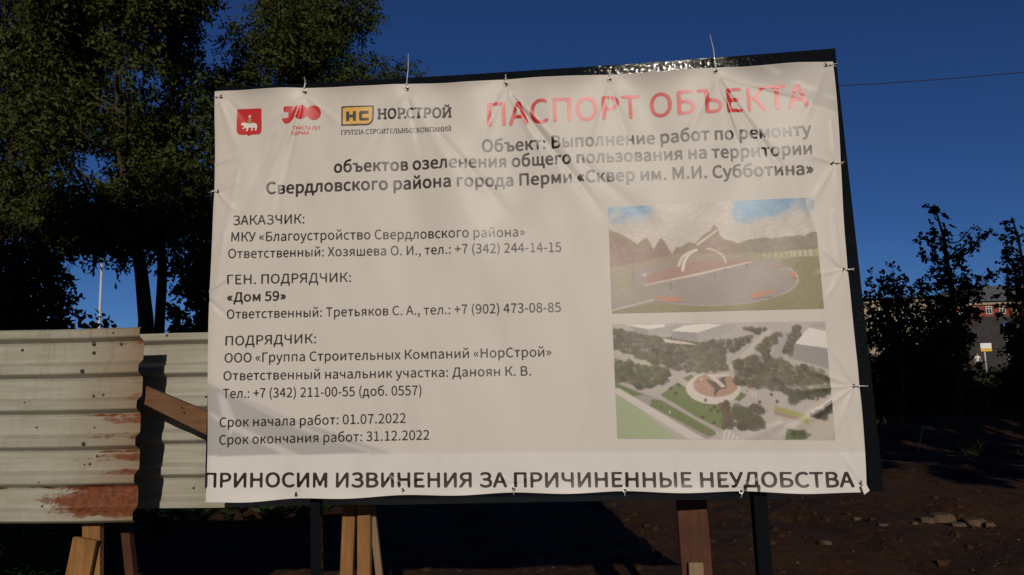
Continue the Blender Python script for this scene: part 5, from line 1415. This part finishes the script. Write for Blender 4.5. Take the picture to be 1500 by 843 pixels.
def park_view(u, v):
    X, Y = 125 + u * 1240, 100 + v * 640                    # the enlarged view's pixels, squared up
    col = np.ones(u.shape + (3,)) * L3(176, 168, 160)
    def put(mask, c, k=1.0, n=1):
        nonlocal col
        m = (blur(mask, n) * k)[..., None]; col = col * (1 - m) + np.asarray(c) * m
    def P(*p): return poly_mask(p, X, Y)
    cl = vnoise(u * 7, v * 5, 4, 5)
    blue = np.clip((cl - .40) * 5, 0, 1)
    zone = np.clip(1.6 - np.abs(u - 0.10) * 9, 0, 1) * np.clip(1.5 - v * 8.0, 0, 1) + np.clip((u - .585) * 30, 0, 1) * np.clip(1.9 - v * 9.5 - 0.8 * (vnoise(u * 9, v * 4, 8) - .5) * 2, 0, 1) * 1.3
    put(np.clip(zone * (0.35 + blue), 0, 1), L3(96, 150, 186), .95, 0)
    put(np.clip((vnoise(u * 9, v * 7, 12, 5) - .52) * 5, 0, 1) * (v < .42), L3(196, 186, 176), .55, 0)
    # tree line
    xs = [125, 180, 240, 290, 330, 350, 372, 390, 405, 430, 455, 480, 500, 530, 620, 640, 700, 740, 760, 780, 795, 815, 860, 905, 940, 1040, 1080, 1180, 1290, 1330, 1366]
    ys = [240, 255, 290, 328, 300, 298, 330, 375, 345, 300, 320, 375, 400, 360, 335, 340, 290, 262, 236, 262, 300, 318, 330, 352, 332, 320, 332, 322, 320, 296, 296]
    top = np.interp(X, xs, ys) + 26 * (vnoise(X / 26, Y / 60, 17, 4) - .5)
    tr = (Y > top) & (Y < 470)
    n = vnoise(X / 30, Y / 18, 23, 5)
    left = np.clip((930 - X) / 160, 0, 1)
    tc = (L3(122, 88, 76)[None, None] * left[..., None] + L3(104, 94, 72)[None, None] * (1 - left[..., None])) * (0.55 + .9 * n[..., None])  # pinkish left trees: glare and misregistered print put into the colour
    put(tr, tc, .93)
    put((Y > top) & (Y < top + 26 + 40 * n) & (X < 930), L3(120, 104, 74), .5, 2)
    put(P((125, 470), (520, 400), (900, 405), (1366, 420), (1366, 760), (125, 760)), L3(136, 122, 100))
    # field beyond
    put(P((1010, 418), (1200, 404), (1366, 398), (1366, 440), (1100, 440), (1000, 432)), L3(150, 150, 96), .9, 2)
    for x in range(1020, 1350, 34): put(P((x, 395), (x + 6, 395), (x + 6, 440), (x, 440)), L3(88, 72, 58), .7)
    put(P((1190, 404), (1340, 402), (1345, 438), (1195, 438)) & ((np.floor(X / 16) % 2) == 0), L3(190, 186, 176), .6)
    # grass
    put(P((125, 500), (340, 510), (310, 590), (125, 600)), L3(124, 122, 84), .9, 2)
    put(P((1130, 450), (1366, 440), (1366, 740), (125, 760), (125, 700), (380, 660), (900, 705), (1190, 640)), L3(112, 110, 66) * (1), 1, 2)
    col *= (0.82 + .36 * vnoise(X / 22, Y / 9, 31, 4))[..., None]
    # plaza
    e = ((X - 740) / 488) ** 2 + ((Y - 565) / 142) ** 2
    put((e < 1) & (Y > 455), L3(134, 124, 118), 1, 1)
    put(P((125, 600), (320, 585), (420, 560), (420, 672), (125, 724)), L3(134, 122, 116), 1, 1)
    put((np.abs(e - 1.0) < .020) & (Y > 500) & (X > 400), L3(182, 172, 162), .8, 1)
    put(P((125, 716), (370, 660), (380, 668), (125, 728)), L3(178, 168, 158), .8, 1)
    put(P((330, 574), (345, 520), (520, 470), (700, 440), (960, 455), (965, 462), (780, 496), (540, 540)), L3(148, 106, 94), .9, 1)
    put(P((318, 580), (330, 573), (960, 458), (966, 464), (640, 530)), L3(196, 186, 176), .9, 1)
    # white arches
    def arc(cx, cy, rx, ry, a0, a1, w):
        th = np.linspace(math.radians(a0), math.radians(a1), 40)
        o = [(cx + rx * math.cos(t_), cy - ry * math.sin(t_)) for t_ in th] + [(cx + (rx - w) * math.cos(t_), cy - (ry - w * .55) * math.sin(t_)) for t_ in th[::-1]]
        return P(*o)
    put(arc(660, 500, 138, 128, 92, 168, 16), L3(204, 196, 186), .95)
    put(arc(660, 505, 112, 128, 95, 178, 20), L3(204, 196, 186), .95)
    put(arc(690, 470, 132, 100, 4, 84, 12), L3(196, 186, 176), .9)
    put(P((640, 348), (775, 262), (782, 268), (655, 354)), L3(198, 188, 178), .9)
    put(P((310, 512), (345, 506), (330, 526)), L3(200, 192, 184), .8)
    # benches and people
    for q in (((400, 640), (428, 634), (430, 668), (402, 670)), ((432, 648), (545, 656), (546, 676), (436, 672)), ((950, 632), (985, 640), (985, 672), (952, 670)), ((985, 648), (1070, 620), (1078, 634), (995, 664)), ((1185, 530), (1215, 528), (1218, 560), (1190, 556)), ((1088, 480), (1135, 484), (1134, 490), (1090, 488))):
        put(P(*q), L3(176, 104, 62), .95)
        x0, y1 = q[0][0], max(p[1] for p in q)
        put(P((x0, y1), (q[1][0] + 8, y1), (q[1][0] + 4, y1 + 9), (x0, y1 + 7)), L3(76, 62, 56), .6)
    for x, y, h_ in ((747, 520, 30), (805, 495, 30), (482, 570, 36), (1232, 480, 26), (936, 470, 20)): put(P((x - 4, y), (x + 4, y), (x + 3, y + h_), (x - 3, y + h_)), L3(70, 58, 54), .8)
    put(P((150, 430), (262, 430), (268, 598), (262, 598), (258, 470), (150, 470)) & (X > 258), L3(90, 80, 76), .7)
    col *= (0.93 + .14 * vnoise(X / 6, Y / 5, 41, 3))[..., None]
    return col * 1.06 * .82 + L3(176, 160, 148) * .18  # pale haze painted into every colour of this picture
picture("printed_picture", "printed view of a paved park square with white arches", ((890.9, 304.2), (1192.4, 289), (1207, 452.6), (896.2, 459.8)), park_view, 330, 180)

def aerial_view(u, v):
    X, Y = 101 + u * 880, 60 + v * 468
    col = np.ones(u.shape + (3,)) * L3(172, 164, 158)
    def put(mask, c, k=1.0, n=1):
        nonlocal col
        m = (blur(mask, n) * k)[..., None]; col = col * (1 - m) + np.asarray(c) * m
    def P(*p): return poly_mask(p, X, Y)
    rng = np.random.default_rng(3)
    # lawns, streets and paths
    put(P((101, 300), (260, 360), (520, 500), (470, 528), (250, 420), (101, 330)), L3(150, 142, 136))
    put(P((101, 300), (220, 352), (150, 360), (101, 325)), L3(96, 112, 64))
    put(P((101, 330), (345, 528), (101, 528)), L3(152, 164, 128))
    put(P((101, 322), (120, 326), (460, 528), (395, 528), (101, 345)), L3(196, 188, 182))
    put(P((250, 368), (290, 372), (510, 490), (500, 512), (470, 515), (240, 395)), L3(98, 112, 64))
    put(P((262, 358), (280, 362), (530, 492), (520, 506)), L3(164, 154, 148))
    put(P((285, 352), (360, 300), (420, 340), (470, 368), (540, 376), (600, 400), (585, 450), (540, 495), (430, 440)), L3(100, 114, 64))
    put(P((380, 285), (420, 268), (440, 290), (410, 302)), L3(100, 114, 64))
    put(P((560, 360), (600, 330), (640, 352), (610, 378)), L3(96, 110, 62))
    put(P((360, 290), (380, 284), (470, 345), (640, 400), (800, 450), (950, 520), (930, 528), (760, 470), (600, 410)), L3(176, 166, 158), .9)
    put(P((100, 175), (190, 180), (330, 255), (350, 285), (280, 300), (200, 240)), L3(178, 170, 158))
    put(P((160, 225), (290, 232), (340, 246), (320, 262), (280, 240)), L3(150, 152, 84), .8)
    put(P((560, 250), (740, 90), (762, 96), (600, 255)), L3(186, 178, 170))
    put(P((730, 240), (800, 100), (842, 96), (780, 245)), L3(158, 152, 148))
    put(P((620, 330), (720, 370), (860, 430), (900, 470), (840, 480), (700, 400)), L3(172, 162, 154))
    put(P((880, 400), (1000, 340), (1000, 528), (900, 528), (850, 470)), L3(176, 166, 154), .9, 3)
    put(P((750, 395), (875, 430), (880, 465), (745, 425)), L3(150, 148, 78))
    put(P((745, 415), (850, 440), (850, 455), (742, 428)), L3(150, 120, 120), .8)
    put(P((790, 480), (890, 505), (860, 528), (780, 528)), L3(92, 108, 58))
    # round plaza
    put((((X - 505) / 112) ** 2 + ((Y - 326) / 62) ** 2) < 1, L3(200, 190, 180))
    put((((X - 515) / 92) ** 2 + ((Y - 312) / 48) ** 2) < 1, L3(168, 132, 116))
    put(P((470, 285), (520, 300), (555, 272), (560, 325), (530, 330), (505, 362), (510, 325)), L3(92, 78, 72))
    put(P((480, 270), (560, 265), (580, 275), (520, 282), (556, 318), (540, 322), (500, 285)), L3(200, 190, 180))
    # tree masses: many separate crowns with their own shade
    vn = vnoise(X / 4, Y / 4, 5, 4)
    wood = np.zeros(X.shape)
    def trees(poly, n, r0, r1, base):
        n = int(n * 2.0)
        nonlocal wood
        wood = np.maximum(wood, blur(poly_mask(poly, X, Y), 5))
        put(poly_mask(poly, X, Y), L3(80, 72, 58), .6, 3)
        xs = [p[0] for p in poly]; ys = [p[1] for p in poly]
        pts = []
        while len(pts) < n:
            x, y = rng.uniform(min(xs), max(xs)), rng.uniform(min(ys), max(ys))
            if inside(poly, x, y): pts.append((y, x))
        for y, x in sorted(pts):
            r = rng.uniform(r0, r1) * .8
            k = 1.0 + rng.normal() * .26
            rr = np.hypot(X - x, (Y - y) * 1.15) * (0.60 + .8 * vn)
            put(np.hypot((X - x - r * .5), (Y - y - r * .45) * 1.5) < r * .9, L3(50, 43, 37), .5, 1)
            put(rr < r, base * k, .75, 1)
            put((rr < r * .55) & (X < x) & (Y < y), base * k * 1.7, .55, 1)
    g = L3(84, 80, 58)
    trees([(100, 80), (340, 120), (560, 130), (570, 250), (420, 260), (300, 230), (100, 160)], 120, 12, 20, g)
    trees([(100, 200), (200, 230), (330, 250), (300, 300), (200, 320), (100, 290)], 46, 14, 22, L3(82, 82, 54))
    trees([(590, 220), (720, 190), (830, 230), (960, 250), (980, 300), (760, 335), (600, 310)], 70, 13, 22, L3(88, 82, 62))
    trees([(580, 130), (690, 110), (600, 180), (560, 170)], 18, 9, 14, g)
    trees([(680, 160), (760, 110), (800, 100), (730, 200)], 20, 10, 15, g)
    trees([(800, 180), (850, 75), (885, 75), (830, 210)], 22, 10, 15, g)
    trees([(640, 80), (740, 85), (700, 105)], 9, 9, 13, g)
    trees([(790, 330), (980, 310), (985, 345), (820, 380)], 22, 14, 22, L3(74, 74, 52))
    trees([(890, 430), (985, 375), (980, 410), (930, 450)], 10, 12, 18, L3(50, 50, 40))
    trees([(530, 385), (560, 372), (575, 480), (535, 480)], 10, 12, 18, L3(86, 66, 52))
    trees([(590, 400), (690, 395), (690, 480), (590, 480)], 26, 16, 26, L3(72, 70, 48))
    trees([(800, 490), (870, 490), (850, 525), (810, 525)], 5, 10, 16, L3(62, 74, 40))
    for x, y in ((455, 440), (498, 462), (490, 412), (470, 372), (505, 400), (520, 415), (330, 325), (350, 345), (365, 312), (690, 380), (760, 378), (740, 350), (630, 300)):
        put(np.hypot(X - x, Y - y) < 7, L3(52, 54, 36), .9)
    put(P((530, 490), (560, 488), (600, 528), (525, 528)) & ((np.floor((X + Y * .4) / 9) % 2) == 0), L3(206, 198, 190), .85)
    put(P((650, 335), (690, 345), (680, 362), (645, 350)) & ((np.floor((X) / 7) % 2) == 0), L3(200, 192, 186), .8)
    for _ in range(70):
        x, y = rng.uniform(120, 980), rng.uniform(150, 520)
        if (x - 500) ** 2 / 9 + (y - 330) ** 2 < 4000 or rng.random() < .4: put(P((x - 2, y - 6), (x + 2, y - 6), (x + 2, y + 3), (x - 2, y + 3)), L3(*rng.choice([[60, 50, 48], [180, 90, 60], [220, 212, 200]])), .8, 1)
    # buildings
    for top_, front, side in ((((150, 62), (250, 66), (320, 62), (322, 76), (250, 84), (168, 68)), ((170, 68), (250, 84), (250, 108), (200, 96)), ((250, 84), (380, 66), (420, 64), (330, 105), (250, 108))),
                              (((345, 92), (400, 70), (470, 64), (565, 66), (455, 100)), ((345, 92), (455, 100), (455, 138), (348, 122)), ((455, 100), (565, 68), (615, 62), (610, 88), (490, 136), (455, 138))),
                              (((850, 148), (912, 84), (985, 100), (985, 170)), ((850, 148), (985, 168), (985, 250), (835, 208)), ((912, 70), (985, 62), (985, 84), (930, 84)))):
        put(P(*top_), L3(214, 208, 202)); put(P(*front), L3(142, 137, 136)); put(P(*side), L3(160, 154, 152))
    put(P((310, 122), (420, 140), (450, 150), (318, 138)), L3(200, 188, 172))
    gr = wood * .62 + .12
    col *= (1 - gr / 2 + gr * vnoise(X / 4.5, Y / 3.5, 51, 3))[..., None]
    return col * .93 + L3(176, 160, 148) * .08
picture("printed_picture", "printed bird's eye view of the park with trees and buildings", ((897.1, 475), (1208.5, 471.2), (1223.6, 645.2), (904.5, 643)), aerial_view, 340, 190)

# ---- steel frame and legs
def frame():
    Yf = 0.055
    def q(x, y): return at(x, y, Yf)
    tl, tr = q(319, 131.5), q(1221, 74); br = q(1292, 719); bl = q(303, 735)
    w, d = 0.062, 0.045
    def bowed(a, b, n, bow, off):
        V, F = [], []
        for i in range(n + 1):
            f = i / n; p = a + (b - a) * f + np.array([0, 0, -bow * 4 * f * (1 - f)]) + off * w / 2
            ax = off * w / 2
            for k1, k2 in ((-1, -1), (1, -1), (1, 1), (-1, 1)):
                V.append(p + ax * k1 + np.array([0, d / 2 * k2, 0]))
        for i in range(n):
            for k in range(4): F.append((i * 4 + k, i * 4 + (k + 1) % 4, i * 4 + 4 + (k + 1) % 4, i * 4 + 4 + k))
        F += [(3, 2, 1, 0), tuple(n * 4 + k for k in range(4))]
        return V, F
    V, F = bowed(tl, tr, 24, 0.014, np.array([0, 0, -1.0]))
    link("frame_bar", V, F, M_FRAME, sign)['label'] = "glittering top bar"
    V, F = bowed(tr + [0, .002, -w], br, 12, 0.0, np.array([-1.0, 0, 0]))
    link("frame_bar", V, F, M_FRAME, sign)
    V, F = bowed(tl + [0, .002, -w], bl + [0, 0, w], 12, 0.0, np.array([1.0, 0, 0]))
    link("frame_bar", V, F, M_FRAME, sign)
    V, F = bowed(bl + [0.06, .004, 0.03], br + [-.066, .004, 0.02], 12, 0.0, np.array([0, 0, 1.0]))
    link("frame_bar", V, F, M_FRAME, sign)
    for x0, x1, y1, wd in ((458, 459, 843, .048), (1113, 1124, 843, .062)):
        a = q(x0, 700); b = q(x1, y1); f = (a[2] + .2) / (a[2] - b[2]); b = a + (b - a) * f
        a = a + (a - b) * .28
        MB().bar(b + [0, .05, 0], a + [0, .05, 0], wd, wd, (0, -1, 0), .004).build("leg", M_FRAME, sign)
frame()

def eyelets():
    for e in EYELETS_TOP + EYELETS_SIDE + EYELETS_BOT:
        s, t = unwarp(e[0], e[1])
        P, N = on_banner(np.array([s]), np.array([t]), 0.002)
        p, n = P[0], N[0]
        o = MB().torus(p, .0082, .0028, n, 16, 6).build("eyelet", M_ZINC, banner, True)
        x = np.cross(n, (0, 0, 1)); x /= np.linalg.norm(x); y = np.cross(n, x)
        k = [p - n * .0006 + .0075 * (x * math.cos(a) + y * math.sin(a)) for a in np.linspace(0, 2 * math.pi, 15)[:-1]]
        link("eyelet_hole", k + [v - n * .0012 for v in k], [tuple(range(14)), tuple(range(27, 13, -1))] + [(i, (i + 1) % 14, 14 + (i + 1) % 14, 14 + i) for i in range(14)], M_HOLE, banner)
    # nylon ties: round the frame bar, tails sticking out
    def tie(px, py, tip, over=(0, .03)):
        e = at(px, py, 0.0); e[1] = -relief(*unwarp(*st(px, py))) - .004
        tipw = at(tip[0], tip[1], .05)
        up = np.array([0, 0, 1.0]) if abs(tip[1] - py) > abs(tip[0] - px) else np.array([math.copysign(1, tip[0] - px), 0, 0])
        head = e + up * .022 + np.array([0, -.006, 0])
        loopt = e + up * .055
        b = MB()
        b.tube([e + [0, .012, 0], e, head, loopt + [0, .02, 0], loopt + [0, .09, 0], e + [0, .095, 0], e + [0, .02, 0]], .0017, 6)
        b.box(head, (.007, .006, .007), None, .001)
        b.tube([head, (head + tipw) / 2 + np.array([.004, 0, 0]), tipw], [.0019, .0017, .0013], 6)
        b.build("zip_tie", M_NYLON, sign, True)
    for px, py, tip in ((446, 135, (446, 113)), (596, 130, (598, 79)), (741, 123, (738, 108)), (893, 116, (893, 99)), (1048, 105, (1040, 51)), (1211, 94, (1228, 93)), (1220, 239, (1240, 237)), (1237, 395, (1254, 393)), (1252, 566, (1278, 566)), (323, 141, (314, 141)), (318, 280, (309, 279))):
        tie(px, py, tip)
    for px, py in ((590, 718), (752, 717), (915, 719), (1086, 721)):
        e = at(px, py, 0.0); e[1] = -relief(*unwarp(*st(px, py))) - .003
        MB().tube([e + [0, .01, 0], e, e + [0.001, -.003, -.018], e + [0, .02, -.03], e + [0, .05, -.02]], .0017, 6).build("zip_tie", M_NYLON, sign, True)
eyelets()

# flap of cloth folded at the lower right corner
def corner_flap():
    a, b, c, d = [at(x, y, -.012) for x, y in ((1262, 713), (1268, 708), (1274, 719), (1266, 725))]
    V = [a, b, c, d] + [p + np.array([0, .004, 0]) for p in (a, b, c, d)]
    o = link("corner_flap", V, [(0, 1, 2, 3)[::-1], (4, 5, 6, 7), (0, 4, 7, 3)[::-1], (0, 1, 5, 4)[::-1], (1, 2, 6, 5)[::-1], (2, 3, 7, 6)[::-1]], M_WHITE, banner)
corner_flap()
